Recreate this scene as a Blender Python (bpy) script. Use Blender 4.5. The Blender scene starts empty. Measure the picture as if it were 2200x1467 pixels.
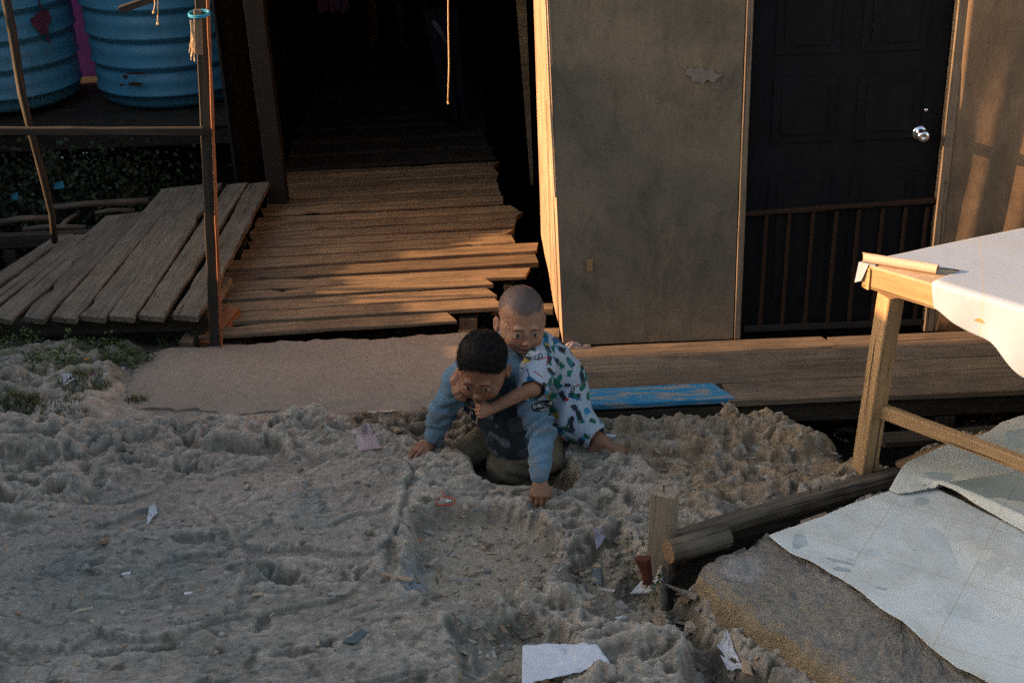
import bpy, math, random
import numpy as np
from mathutils import Vector, Matrix
R_ = math.radians
S = bpy.context.scene
# ------------------------------------------------------------------ camera
FPX = 2860.0; PITCH = R_(25.3); ROLL = R_(2.3); CAMH = 2.75
_F = np.array([0, math.cos(PITCH), -math.sin(PITCH)]); _U0 = np.array([0, math.sin(PITCH), math.cos(PITCH)]); _R0 = np.array([1., 0, 0])
_R = math.cos(ROLL)*_R0 - math.sin(ROLL)*_U0; _U = math.cos(ROLL)*_U0 + math.sin(ROLL)*_R0
_C = np.array([0, 0, CAMH])
cd = bpy.data.cameras.new('camera'); cam = bpy.data.objects.new('camera', cd); S.collection.objects.link(cam)
cd.sensor_width = 36; cd.lens = 36*FPX/2200; cd.clip_end = 500; cd.clip_start = .05
cam.matrix_world = Matrix(((_R[0], _U[0], -_F[0], 0), (_R[1], _U[1], -_F[1], 0), (_R[2], _U[2], -_F[2], CAMH), (0, 0, 0, 1)))
S.camera = cam
def ray(x, y):
    d = _F*FPX + _R*(x-1100) - _U*(y-733.5); return d/np.linalg.norm(d)
def G(x, y, z=0.):                       # pixel of the photograph -> point at height z
    d = ray(x, y); return _C + (z-CAMH)/d[2]*d
def at(x, y, Y):                         # pixel -> point at depth y = Y
    d = ray(x, y); return _C + Y/d[1]*d
# ------------------------------------------------------------------ world, sun, exposure
SUN_EL, SUN_AZ = R_(16), R_(-90.4)         # azimuth from +Y
W = bpy.data.worlds.new('World'); S.world = W; W.use_nodes = True
nt = W.node_tree; sky = nt.nodes.new('ShaderNodeTexSky'); sky.sky_type = 'NISHITA'; sky.sun_disc = False
sky.sun_elevation = SUN_EL; sky.sun_rotation = SUN_AZ; sky.air_density = 1.0; sky.dust_density = 2.0
tn = nt.nodes.new('ShaderNodeMix'); tn.data_type = 'RGBA'; tn.blend_type = 'MULTIPLY'; tn.inputs[0].default_value = 1; tn.inputs[7].default_value = (1.12, 1.0, .87, 1)
nt.links.new(sky.outputs[0], tn.inputs[6]); nt.links.new(tn.outputs[2], nt.nodes['Background'].inputs[0]); nt.nodes['Background'].inputs[1].default_value = .15
sl = bpy.data.lights.new('sun', 'SUN'); sl.energy = 4.2; sl.angle = R_(.5); sl.color = (1, .58, .29)
so = bpy.data.objects.new('sun', sl); S.collection.objects.link(so)
to_sun = Vector((math.sin(SUN_AZ)*math.cos(SUN_EL), math.cos(SUN_AZ)*math.cos(SUN_EL), math.sin(SUN_EL)))
so.rotation_euler = to_sun.to_track_quat('Z', 'Y').to_euler(); so.location = (-8, 4, 6)
S.view_settings.view_transform = 'Standard'; S.view_settings.look = 'None'; S.view_settings.gamma = 1
S.view_settings.exposure = 1.58
S.cycles.use_denoising = False; S.cycles.max_bounces = 6
# ------------------------------------------------------------------ noise
def _hash(ix, iy, iz, seed):
    h = (ix.astype(np.int64)*374761393 + iy.astype(np.int64)*668265263 + iz.astype(np.int64)*2147483647 + seed*1274126177) & 0xffffffff
    h = ((h ^ (h >> 13))*1274126177) & 0xffffffff
    h = ((h ^ (h >> 16))*2246822519) & 0xffffffff
    return ((h ^ (h >> 15)) & 0xffffff)/float(0xffffff)
def vn(x, y, z=0., seed=0):              # value noise in -1..1
    x, y, z = np.broadcast_arrays(np.asarray(x, float), np.asarray(y, float), np.asarray(z, float))
    ix, iy, iz = np.floor(x), np.floor(y), np.floor(z); fx, fy, fz = x-ix, y-iy, z-iz
    fx = fx**3*(fx*(fx*6-15)+10); fy = fy**3*(fy*(fy*6-15)+10); fz = fz**3*(fz*(fz*6-15)+10)
    r = 0
    flat = not np.any(fz)
    for dx in (0, 1):
        for dy in (0, 1):
            for dz in ((0,) if flat else (0, 1)):
                w = (fx if dx else 1-fx)*(fy if dy else 1-fy)*(1 if flat else (fz if dz else 1-fz))
                r = r + w*_hash(ix+dx, iy+dy, iz+dz, seed)
    return r*2-1
def pn(x, y, seed=0):                    # gradient noise, smoother than vn
    x, y = np.broadcast_arrays(np.asarray(x, float), np.asarray(y, float)); ix, iy = np.floor(x), np.floor(y); fx, fy = x-ix, y-iy
    u = fx**3*(fx*(fx*6-15)+10); v = fy**3*(fy*(fy*6-15)+10); z0 = np.zeros_like(ix); r = 0
    for dx in (0, 1):
        for dy in (0, 1):
            a = _hash(ix+dx, iy+dy, z0, seed)*6.2831853; r = r+(u if dx else 1-u)*(v if dy else 1-v)*(np.cos(a)*(fx-dx)+np.sin(a)*(fy-dy))
    return r*1.5
def pf(x, y, o=4, seed=0, g=.5):
    a, s, t = 1., 0, 0
    for i in range(o): s = s+a*pn(x*2**i+i*17.3, y*2**i-i*9.1, seed+i); t += a*.8; a *= g
    return s/t
def pr(x, y, o=4, seed=0, g=.5):
    a, s, t = 1., 0, 0
    for i in range(o): n_ = 1-2.2*np.sqrt(pn(x*2**i+i*7.7, y*2**i+i*3.1, seed+i)**2+.006); s = s+a*n_; t += a; a *= g
    return s/t
def worley(x, y, seed=0):                # distance to the nearest and second nearest of scattered points
    x, y = np.broadcast_arrays(np.asarray(x, float), np.asarray(y, float)); ix, iy = np.floor(x), np.floor(y); z0 = np.zeros_like(ix); a = np.full(x.shape, 9.); b = a.copy()
    for dx in (-1, 0, 1):
        for dy in (-1, 0, 1):
            d = np.hypot(ix+dx+_hash(ix+dx, iy+dy, z0, seed)-x, iy+dy+_hash(ix+dx, iy+dy, z0, seed+99)-y); b = np.minimum(b, np.maximum(a, d)); a = np.minimum(a, d)
    return a, b
def fbm(x, y, z=0., o=4, seed=0, g=.5):
    a, s, t = 1., 0, 0
    for i in range(o):
        s = s + a*vn(x*2**i+i*17.3, y*2**i-i*9.1, z*2**i if np.ndim(z) or z else 0., seed+i); t += a; a *= g
    return s/t
def ridge(x, y, o=4, seed=0, g=.5):
    a, s, t = 1., 0, 0
    for i in range(o):
        s = s + a*(1-2*np.abs(vn(x*2**i+i*7.7, y*2**i+i*3.1, 0., seed+i))); t += a; a *= g
    return s/t
def sstep(a, b, x):
    t = np.clip((x-a)/(b-a), 0, 1); return t*t*(3-2*t)
# ------------------------------------------------------------------ objects
COL = S.collection
def _cust(o, label=None, cat=None, group=None, kind=None):
    if label: o['label'] = label
    if cat: o['category'] = cat
    if group: o['group'] = group
    if kind: o['kind'] = kind
    return o
def thing(name, label, cat, loc=(0, 0, 0), group=None):
    o = bpy.data.objects.new(name, None); COL.objects.link(o); o.location = loc; o.empty_display_size = .1
    return _cust(o, label, cat, group)
def mesh(name, V, Fc, mat, parent=None, smooth=False, col=None, vec=None, fmat=None):
    V = np.asarray(V, float); me = bpy.data.meshes.new(name)
    if isinstance(Fc, np.ndarray):
        n, k = Fc.shape; me.vertices.add(len(V)); me.vertices.foreach_set('co', V.ravel()); me.loops.add(n*k); me.polygons.add(n)
        me.loops.foreach_set('vertex_index', Fc.astype(np.int32).ravel()); me.polygons.foreach_set('loop_start', np.arange(0, n*k, k, dtype=np.int32))
        me.polygons.foreach_set('loop_total', np.full(n, k, np.int32)); me.update(calc_edges=True)
    else:
        me.from_pydata(V.tolist(), [], [list(map(int, f)) for f in Fc]); me.update()
    for m in (mat if isinstance(mat, (list, tuple)) else [mat]): me.materials.append(m)
    if fmat is not None: me.polygons.foreach_set('material_index', np.asarray(fmat, np.int32))
    if smooth: me.polygons.foreach_set('use_smooth', [True]*len(me.polygons))
    if col is not None:
        c = np.ones((len(V), 4)); c[:, :3] = col; a = me.color_attributes.new('Col', 'FLOAT_COLOR', 'POINT'); a.data.foreach_set('color', c.ravel())
    if vec is not None:
        a = me.attributes.new('pc', 'FLOAT_VECTOR', 'POINT'); a.data.foreach_set('vector', np.asarray(vec, float).ravel())
    me.validate()
    o = bpy.data.objects.new(name, me); COL.objects.link(o)
    if parent is not None:
        o.parent = parent; o.matrix_parent_inverse = Matrix.Translation(-Vector(parent.location))
    return o
class MB:
    """collects pieces; verts carry plank coordinates"""
    def __init__(s): s.V = []; s.F = []; s.P = []; s.n = 0
    def add(s, V, F, P=None):
        V = np.asarray(V, float); s.V.append(V); s.F += [[i+s.n for i in f] for f in F]; s.n += len(V)
        s.P.append(V if P is None else np.asarray(P, float))
    def build(s, name, mat, parent=None, smooth=False, **k):
        return mesh(name, np.vstack(s.V), s.F, mat, parent, smooth, vec=np.vstack(s.P), **k)
def unit(v): v = np.asarray(v, float); return v/np.linalg.norm(v)
def plank(mb, p0, p1, w, t, up=(0, 0, 1), seed=0, rough=.004, n=None, ch=.004, endcut=(0, 0), sag=0., chips=0):
    """sawn board from p0 to p1 (centre line of the top face), irregular edges, chamfered section"""
    rs = np.random.RandomState(seed+11); p0 = np.asarray(p0, float); p1 = np.asarray(p1, float)
    L = np.linalg.norm(p1-p0); d = (p1-p0)/L; up = np.asarray(up, float); s = unit(np.cross(d, up)); u = np.cross(s, d)
    n = n or max(3, int(L/.06)); T = np.linspace(0, 1, n+1)
    el = rough*fbm(T*L*6, seed*1.7, o=3, seed=seed); er = rough*fbm(T*L*6, seed*2.3+50, o=3, seed=seed+1)
    for _ in range(chips):
        c = rs.rand(); a = rs.uniform(.01, .03); q = np.exp(-((T-c)*L/.05)**2)*a
        if rs.rand() < .5: el = el-q
        else: er = er-q
    tz = .0015*fbm(T*L*4, seed*.9, o=2, seed=seed+5)+sag*4*T*(1-T)
    off = rs.rand(3)*20; V = []; P = []
    for i, tt in enumerate(T):
        hl, hr = w/2+el[i], w/2+er[i]
        sec = [(-hl+ch, 0), (hr-ch, 0), (hr, -ch), (hr, -t+ch), (hr-ch, -t), (-hl+ch, -t), (-hl, -t+ch), (-hl, -ch)]
        for a, b in sec:
            e = 0
            if i == 0: e = endcut[0]*a/w*2 + (0 if b < -.001 else 0)
            if i == n: e = endcut[1]*a/w*2
            V.append(p0+d*(L*tt+e)+s*a+u*(b+tz[i])); P.append((L*tt+off[0], a+off[1], b+off[2]))
    F = []
    for i in range(n):
        for j in range(8):
            k = (j+1) % 8; F.append([i*8+j, i*8+k, (i+1)*8+k, (i+1)*8+j])
    F.append(list(range(8))[::-1]); F.append([n*8+j for j in range(8)]); F = [f[::-1] for f in F]
    mb.add(V, F, P)
def tube(mb, pts, rad, n=8, seed=0, rough=0., cap=True):
    pts = np.asarray(pts, float); m = len(pts); rad = np.broadcast_to(rad, (m,)); V = []; F = []; P = []
    dist = np.concatenate([[0], np.cumsum(np.linalg.norm(np.diff(pts, axis=0), axis=1))])
    for i in range(m):
        d = unit(pts[min(i+1, m-1)]-pts[max(i-1, 0)]); a = np.array([0, 0, 1.]) if abs(d[2]) < .9 else np.array([1., 0, 0])
        s = unit(np.cross(d, a)); u = np.cross(s, d)
        for j in range(n):
            th = 2*math.pi*j/n; r = rad[i]*(1+rough*float(vn(dist[i]*7, j*1.3, 0., seed)))
            V.append(pts[i]+r*(math.cos(th)*s+math.sin(th)*u)); P.append((dist[i]+seed, r*math.cos(th)+seed, r*math.sin(th)))
    for i in range(m-1):
        for j in range(n):
            k = (j+1) % n; F.append([i*n+j, (i+1)*n+j, (i+1)*n+k, i*n+k])
    if cap: F.append(list(range(n))); F.append([(m-1)*n+j for j in range(n)][::-1])
    mb.add(V, F, P)
def box(mb, lo, hi, ch=.003):
    lo = np.asarray(lo, float); hi = np.asarray(hi, float); e = hi-lo; ax = int(np.argmax(e)); c = (lo+hi)/2
    p0 = c.copy(); p1 = c.copy(); p0[ax] = lo[ax]; p1[ax] = hi[ax]
    if ax == 2: up = (0, -1, 0); p0[1] = p1[1] = lo[1]; w, t = e[0], e[1]
    elif ax == 0: up = (0, 0, 1); p0[2] = p1[2] = hi[2]; w, t = e[1], e[2]
    else: up = (0, 0, 1); p0[2] = p1[2] = hi[2]; w, t = e[0], e[2]
    plank(mb, p0, p1, w, t, up, seed=int(abs(lo.sum()*977)) % 1000, rough=0, ch=min(ch, w/4, t/4), n=2)
def lathe(name, prof, mat, parent, n=72, smooth=True, off=(0, 0, 0)):
    V = []; F = []
    for r, z in prof:
        for j in range(n):
            a = 2*math.pi*j/n; V.append((off[0]+r*math.cos(a), off[1]+r*math.sin(a), off[2]+z))
    for i in range(len(prof)-1):
        for j in range(n):
            k = (j+1) % n; F.append([i*n+j, i*n+k, (i+1)*n+k, (i+1)*n+j])
    return mesh(name, V, F, mat, parent, smooth)
# ------------------------------------------------------------------ materials
class N:
    def __init__(s, name, rough=.8, spec=.3, metal=0.):
        s.m = bpy.data.materials.new(name); s.m.use_nodes = True; s.t = s.m.node_tree; s.b = s.t.nodes['Principled BSDF']
        s.b.inputs['Roughness'].default_value = rough; s.b.inputs['Specular IOR Level'].default_value = spec; s.b.inputs['Metallic'].default_value = metal
    def n(s, typ, **k):
        x = s.t.nodes.new('ShaderNode'+typ)
        for a, v in k.items():
            if a.startswith('i_'): x.inputs[a[2:].replace('_', ' ')].default_value = v
            else: setattr(x, a, v)
        return x
    def l(s, a, b): s.t.links.new(a, b)
    def coord(s, scale=(1, 1, 1), attr=None):
        mp = s.n('Mapping'); mp.inputs['Scale'].default_value = scale
        if attr: a = s.n('Attribute', attribute_name=attr); s.l(a.outputs['Vector'], mp.inputs['Vector'])
        else: g = s.n('TexCoord'); s.l(g.outputs['Object'], mp.inputs['Vector'])
        return mp.outputs[0]
    def noise(s, v, scale, detail=5, rough=.6, dist=0.):
        x = s.n('TexNoise'); x.inputs['Scale'].default_value = scale; x.inputs['Detail'].default_value = detail
        x.inputs['Roughness'].default_value = rough; x.inputs['Distortion'].default_value = dist; s.l(v, x.inputs['Vector']); return x.outputs[0]
    def ramp(s, f, stops):
        x = s.n('ValToRGB'); e = x.color_ramp.elements
        while len(e) < len(stops): e.new(.5)
        for el, (p, c) in zip(e, stops): el.position = p; el.color = (*c, 1) if len(c) == 3 else c
        s.l(f, x.inputs[0]); return x.outputs[0]
    def mix(s, f, a, b, mode='MIX'):
        x = s.n('Mix', data_type='RGBA', blend_type=mode)
        for v, i in ((f, 0), (a, 6), (b, 7)):
            if hasattr(v, 'links'): s.l(v, x.inputs[i])
            else: x.inputs[i].default_value = v if i == 0 else (*v, 1)
        return x.outputs[2]
    def col(s, c):
        if hasattr(c, 'links'): s.l(c, s.b.inputs['Base Color'])
        else: s.b.inputs['Base Color'].default_value = (*c, 1)
    def bump(s, h, dist=.003, strength=1.):
        x = s.n('Bump'); x.inputs['Strength'].default_value = strength; x.inputs['Distance'].default_value = dist; s.l(h, x.inputs['Height'])
        if s.b.inputs['Normal'].is_linked: s.l(s.b.inputs['Normal'].links[0].from_socket, x.inputs['Normal'])
        s.l(x.outputs[0], s.b.inputs['Normal'])
def g3(v): return (v, v, v)
def wood(name, dark, light, grime=(.05, .045, .035), gr=.5, scale=1., rough=.75):
    m = N(name, rough, .25); v = m.coord((1.6*scale, 22*scale, 22*scale), 'pc'); v2 = m.coord((1, 1, 1), 'pc')
    gn = m.noise(v, 2.2, 6, .65, .6); c = m.ramp(gn, [(.3, dark), (.7, light)])
    isl = m.n('NewGeometry').outputs['Random Per Island']; br = m.ramp(isl, [(0, g3(.6)), (.5, g3(.9)), (1, (1.0, .98, .93))])
    c = m.mix(1., c, br, 'MULTIPLY')
    st = m.noise(v2, 5, 6, .7); c = m.mix(m.ramp(st, [(.45, g3(0)), (.72, g3(gr))]), c, grime)
    kn = m.n('TexVoronoi'); kn.inputs['Scale'].default_value = 5; m.l(m.coord((.8, 2.2, 2.2), 'pc'), kn.inputs['Vector'])
    c = m.mix(m.ramp(kn.outputs['Distance'], [(.03, g3(.8)), (.09, g3(0))]), c, (dark[0]*.35, dark[1]*.3, dark[2]*.3))
    cr = m.noise(m.coord((.7, 40, 40), 'pc'), 2, 3, .5); c = m.mix(m.ramp(cr, [(.33, g3(.85)), (.38, g3(0))]), c, (.02, .016, .012))
    vn_ = m.n('TexVoronoi'); vn_.inputs['Scale'].default_value = 1; vn_.inputs['Randomness'].default_value = .55; m.l(m.coord((2.4, 9, .01), 'pc'), vn_.inputs['Vector']); c = m.mix(m.ramp(vn_.outputs['Distance'], [(.028, g3(.9)), (.04, g3(0))]), c, (.02, .014, .01))
    m.col(c); m.bump(gn, .002, .6); m.bump(st, .002, .4); return m.m
M = {}
M['wood_grey'] = wood('weathered grey wood', (.095, .082, .062), (.215, .188, .148), gr=.6)
M['wood_walk'] = wood('walkway brown wood', (.145, .098, .060), (.33, .232, .140), gr=.45)
M['wood_deck'] = wood('deck brown wood', (.14, .10, .068), (.27, .205, .145), (.06, .05, .045), gr=.6)
M['wood_new'] = wood('pale sawn timber', (.33, .20, .095), (.47, .305, .155), (.22, .15, .08), gr=.35)
M['wood_dark'] = wood('dark timber', (.025, .020, .015), (.060, .048, .036), (.02, .016, .012), gr=.5)
M['wood_black'] = wood('shade blackened wood', (.016, .013, .010), (.045, .036, .027), gr=.6, rough=.95)  # very dark wood; passage shade is put into its colour
M['wood_rust'] = wood('reddish timber strip', (.20, .075, .032), (.30, .12, .05), gr=.3)
M['log'] = wood('dark log wood', (.07, .055, .04), (.17, .145, .11), (.03, .024, .018), gr=.6)
def ply(name, a, b, stain, sc=1., blot=None):
    m = N(name, .8, .2); v = m.coord((1, 1, 1)); vz = m.coord((4, 4, 1.1)); g = m.noise(vz, 6, 7, .7, .8)
    c = m.ramp(g, [(.3, a), (.7, b)]); st = m.noise(v, 1.7*sc, 7, .62, .4); c = m.mix(m.ramp(st, [(.40, g3(0)), (.62, g3(.9))]), c, stain)
    f2 = m.noise(m.coord((1, 1, .35)), 9, 6, .7, .5); c = m.mix(m.ramp(f2, [(.5, g3(0)), (.75, g3(.5))]), c, (stain[0]*.5, stain[1]*.5, stain[2]*.5))
    sp = m.noise(v, 60, 3, .6); c = m.mix(m.ramp(sp, [(.3, g3(.3)), (.42, g3(0))]), c, (.03, .025, .02))
    m.col(c); m.bump(g, .001, .5); m.bump(sp, .0015, .5); return m.m
M['ply'] = ply('plywood weathered', (.175, .133, .093), (.225, .176, .126), (.105, .094, .070))
M['ply_warm'] = ply('plywood brown', (.19, .125, .078), (.27, .19, .12), (.12, .085, .056))
M['ply_pale'] = ply('plywood pale', (.42, .31, .20), (.55, .42, .29), (.34, .25, .16))
M['ply_side'] = ply('plywood side dark', (.12, .09, .06), (.18, .14, .1), (.07, .055, .04))
def simple(name, c, rough=.7, spec=.3, metal=0, nscale=20, var=.25, bump=.001):
    m = N(name, rough, spec, metal); v = m.coord(); n = m.noise(v, nscale, 5, .65)
    m.col(m.mix(m.ramp(n, [(.3, g3(var)), (.7, g3(0))]), c, tuple(x*.45 for x in c))); m.bump(n, bump, .5); return m.m
M['tank'] = None
def tank_mat():
    m = N('blue tank plastic', .42, .4); v = m.coord(); n = m.noise(v, 3, 6, .65); c = m.mix(m.ramp(n, [(.35, g3(0)), (.75, g3(.55))]), (.07, .29, .44), (.11, .235, .295))
    n2 = m.noise(m.coord((3, 3, .6)), 4, 6, .7); c = m.mix(m.ramp(n2, [(.52, g3(0)), (.74, g3(.55))]), c, (.10, .10, .085))
    m.col(c); m.bump(m.noise(v, 40, 3), .001, .4); return m.m
M['tank'] = tank_mat()
M['purple'] = simple('purple paint', (.075, .014, .15), .8, nscale=6)
M['dark'] = simple('shade black', (.014, .013, .012), .8)  # near black; shade on the pillar and passage put into the colour
M['door'] = N('dark navy door', .7, .18); _v = M['door'].coord((1, 1, .4)); _n = M['door'].noise(_v, 12, 6, .7)
M['door'].col(M['door'].ramp(_n, [(.35, (.003, .0033, .0045)), (.7, (.007, .0075, .010))])); M['door'].bump(_n, .001, .4); M['door'] = M['door'].m
M['bar'] = simple('brown bar', (.034, .019, .013), .85, .1)
M['chrome'] = simple('brushed chrome', (.75, .76, .78), .16, .5, 1., nscale=200, var=.05, bump=.0)
M['nail'] = simple('rusty nail', (.10, .05, .03), .6, .4, .6)
M['string'] = simple('jute string', (.6, .44, .26), .9)
M['rope_blue'] = simple('blue cord', (.03, .28, .45), .7)
M['paper'] = simple('white paper', (.62, .64, .68), .8, nscale=12, var=.25)
M['paper_tan'] = simple('tan paper roll', (.60, .43, .32), .75, nscale=30, var=.12)
M['orange'] = simple('orange plastic', (.65, .20, .03), .5)
M['redp'] = simple('red plastic', (.50, .06, .03), .5)
M['purplep'] = simple('magenta plastic', (.32, .05, .42), .5)
M['bluep'] = simple('blue plastic scrap', (.02, .20, .33), .6)
M['brick'] = simple('red brick', (.10, .028, .018), .9, nscale=60, var=.4, bump=.004)
M['chip'] = simple('wood chip', (.42, .33, .22), .85)
M['shell'] = simple('white shell', (.62, .60, .56), .6)
M['slate'] = simple('grey slate', (.10, .125, .125), .8, nscale=30)
def plastic(name, c, al):
    m = N(name, .25, .5); v = m.coord(); n = m.noise(v, 40, 4, .6, 1.); m.col(c); m.b.inputs['Alpha'].default_value = al; m.bump(n, .003, .8); return m.m
M['film'] = plastic('clear plastic film', (.62, .64, .68), .55)
M['film_pink'] = plastic('pinkish plastic film', (.55, .42, .42), .5)
def vinyl(name, base, dirt, amt, tile=.5, rot=0., off=(0, 0), spots=True, line=(.42, .36, .26)):
    m = N(name, .5, .35); tc = m.n('TexCoord'); mp = m.n('Mapping'); mp.inputs['Rotation'].default_value = (0, 0, rot); mp.inputs['Location'].default_value = (off[0], off[1], 0)
    m.l(tc.outputs['Object'], mp.inputs['Vector']); bk = m.n('TexBrick'); m.l(mp.outputs[0], bk.inputs['Vector']); bk.offset = 0; bk.squash = 1
    for k, v in (('Scale', 1), ('Mortar Size', .0014), ('Mortar Smooth', .3), ('Brick Width', tile), ('Row Height', tile)): bk.inputs[k].default_value = v
    v = m.coord(); n = m.noise(v, 2.5, 7, .65, .5); c = m.mix(m.ramp(n, [(.42, g3(0)), (.75, g3(amt))]), base, dirt)
    n3 = m.noise(v, 14, 6, .75); c = m.mix(m.ramp(n3, [(.52, g3(0)), (.75, g3(amt*.7))]), c, (dirt[0]*.85, dirt[1]*.8, dirt[2]*.72))
    c = m.mix(bk.outputs['Fac'], c, line)
    if spots:
        sp = m.noise(v, 46, 2, .5); c = m.mix(m.ramp(sp, [(.765, g3(0)), (.775, g3(.9))]), c, (.03, .03, .025))
    m.col(c); m.bump(m.noise(v, 5, 4, .6), .006, .35); return m.m
M['vinyl_top'] = vinyl('white vinyl table cover', (.34, .40, .49), (.29, .33, .38), .3, .42, R_(17.2), (.1, .05), False)
M['vinyl_low'] = vinyl('white vinyl floor sheet', (.56, .62, .62), (.40, .39, .32), .75, .36, R_(33), (.02, .11))
M['vinyl_green'] = vinyl('greenish vinyl sheet', (.56, .59, .55), (.40, .41, .32), .6, .36, R_(33), (.02, .11), False)
def concrete(name, a, b, dark, tan=None, bs=1.):
    m = N(name, .9, .2); v = m.coord(); n = m.noise(v, 4, 8, .7, .3); c = m.ramp(n, [(.3, a), (.7, b)])
    n2 = m.noise(v, 30, 5, .7); c = m.mix(m.ramp(n2, [(.5, g3(0)), (.72, g3(.7))]), c, dark)
    m.col(c); m.bump(n2, .006*bs, .8); m.bump(m.noise(v, 120, 3), .002*bs, .6); return m.m
M['slab'] = concrete('brown concrete', (.225, .185, .145), (.28, .235, .188), (.17, .14, .11), bs=.2)
M['block'] = concrete('rough grey concrete', (.14, .125, .105), (.24, .215, .18), (.08, .072, .06), bs=1.6)
def vcol(name, rough=.8, spec=.2, sub=0., nsc=150, var=.2, bump=.0015, bsc=None, sheen=0.):
    m = N(name, rough, spec); a = m.n('Attribute', attribute_name='Col'); v = m.coord(); n = m.noise(v, nsc, 4, .65)
    m.col(m.mix(1., a.outputs['Color'], m.ramp(n, [(.3, g3(1-var)), (.7, g3(1))]), 'MULTIPLY')); m.bump(m.noise(v, bsc or nsc, 5, .7), bump, .7)
    if sub: m.b.inputs['Subsurface Weight'].default_value = sub; m.b.inputs['Subsurface Scale'].default_value = .01; m.b.inputs['Subsurface Radius'].default_value = (1, .35, .2)
    if sheen: m.b.inputs['Sheen Weight'].default_value = sheen
    return m.m
M['ground'] = vcol('rock and soil', .95, .15, nsc=150, var=.45, bump=.009, bsc=160)
M['skin'] = vcol('skin', .55, .35, .12, nsc=180, var=.10, bump=.0008)
M['cloth'] = vcol('cloth', .9, .1, nsc=350, var=.28, bump=.0015, bsc=300, sheen=.1)
M['leaf'] = vcol('leaf', .6, .3, nsc=30, var=.3, bump=0.)
M['hair'] = simple('black hair', (.010, .008, .0075), .6, .2, nscale=300, var=.3, bump=.0005)
wm = N('dark water', .06, .5); wm.col((.012, .014, .012)); wm.bump(wm.noise(wm.coord(), 6, 4, .6), .01, .4); M['water'] = wm.m
# ================================================================== the ground
def poly(pts, z=0.): return np.array([G(x, y, z)[:2] for x, y in pts])
def sdist(X, Y, P):                      # signed distance to a polygon, positive inside
    d = np.full(X.shape, 1e9); ins = np.zeros(X.shape, bool); n = len(P)
    for i in range(n):
        a, b = P[i], P[(i+1) % n]; ex, ey = b-a; t = np.clip(((X-a[0])*ex+(Y-a[1])*ey)/(ex*ex+ey*ey+1e-12), 0, 1)
        d = np.minimum(d, np.hypot(X-a[0]-t*ex, Y-a[1]-t*ey))
        c = ((a[1] > Y) != (b[1] > Y)) & (X < (b[0]-a[0])*(Y-a[1])/((b[1]-a[1])+1e-12)+a[0]); ins ^= c
    return np.where(ins, d, -d)
POL = dict(
 smooth=[(-200, 1100), (60, 1120), (200, 1060), (330, 1020), (520, 990), (700, 975), (850, 975), (893, 1010), (880, 1060), (855, 1140), (800, 1200), (620, 1190), (540, 1215), (510, 1290), (430, 1345), (150, 1395), (-200, 1420)],
 low1=[(880, 1110), (960, 1090), (1060, 1080), (1150, 1100), (1215, 1150), (1195, 1225), (1130, 1275), (1060, 1292), (930, 1290), (868, 1255), (872, 1180)],
 low2=[(955, 1335), (1120, 1312), (1215, 1335), (1255, 1400), (1190, 1480), (985, 1480)],
 low3=[(1210, 1180), (1330, 1120), (1420, 1230), (1500, 1260), (1540, 1340), (1440, 1350), (1300, 1330), (1215, 1265)],
 low4=[(1480, 1370), (1560, 1350), (1700, 1480), (1700, 1560), (1440, 1560)],
 plate=[(455, 1110), (560, 1060), (700, 990), (850, 985), (893, 1012), (882, 1060), (858, 1130), (838, 1170), (790, 1195), (700, 1180), (620, 1165), (500, 1165)],
 plate2=[(-300, 1120), (200, 1085), (400, 1080), (455, 1110), (540, 1190), (510, 1290), (430, 1340), (300, 1362), (210, 1350), (130, 1395), (-300, 1330)],
 pit=[(985, 965), (1015, 1010), (1040, 1036), (1100, 1040), (1165, 1035), (1215, 1058), (1240, 1050), (1245, 1010), (1205, 960), (1150, 930), (1080, 915), (1000, 925)],
 soil=[(730, 880), (880, 862), (965, 835), (1240, 870), (1240, 930), (1000, 930), (960, 962), (860, 955), (760, 925)],
 brown=[(1250, 880), (1900, 850), (1900, 1010), (1700, 1060), (1480, 1100), (1380, 1010), (1300, 960)],
 under=[(1600, 868), (1700, 900), (1800, 985), (1905, 1000), (2010, 975), (2400, 850), (2400, 600), (1300, 740), (1250, 840)],
 gully=[(1420, 1265), (1500, 1240), (1640, 1165), (1980, 1030), (2020, 990), (1960, 1010), (1840, 1040), (1640, 1110), (1430, 1185)],
 moat=[(1490, 1190), (1505, 1290), (1565, 1375), (1640, 1425), (1720, 1480), (1760, 1560), (1640, 1560), (1560, 1450), (1470, 1350), (1440, 1270)],
 grass=[(-300, 720), (330, 720), (300, 800), (215, 830), (150, 850), (90, 900), (-300, 930)],
)
PP = {k: poly(v, -.04) for k, v in POL.items()}
PITS = [(112, 1066, .075, .05, .10), (600, 1232, .13, .055, .05), (425, 1160, .09, .04, .035), (545, 972, .09, .045, .05), (690, 890, .10, .04, .06), (1070, 990, .05, .05, .02),
        (40, 1012, .13, .03, .05), (285, 1003, .06, .03, .04), (930, 900, .06, .03, .04), (1410, 1000, .07, .06, .07), (1160, 1022, .05, .05, .03),
        (640, 1385, .12, .03, .03), (1400, 1410, .10, .04, .04), (1270, 1160, .07, .045, .04), (20, 900, .12, .07, .05), (400, 915, .05, .025, .03),
        (1290, 1440, .10, .05, .03), (1560, 1010, .09, .05, .04), (870, 945, .05, .02, .02), (1530, 885, .06, .05, .05), (700, 1370, .05, .02, .02), (280, 1380, .2, .02, .03), (1530, 1335, .13, .10, .05), (560, 1320, .03, .09, .03), (1375, 1235, .11, .12, .08)]
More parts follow.
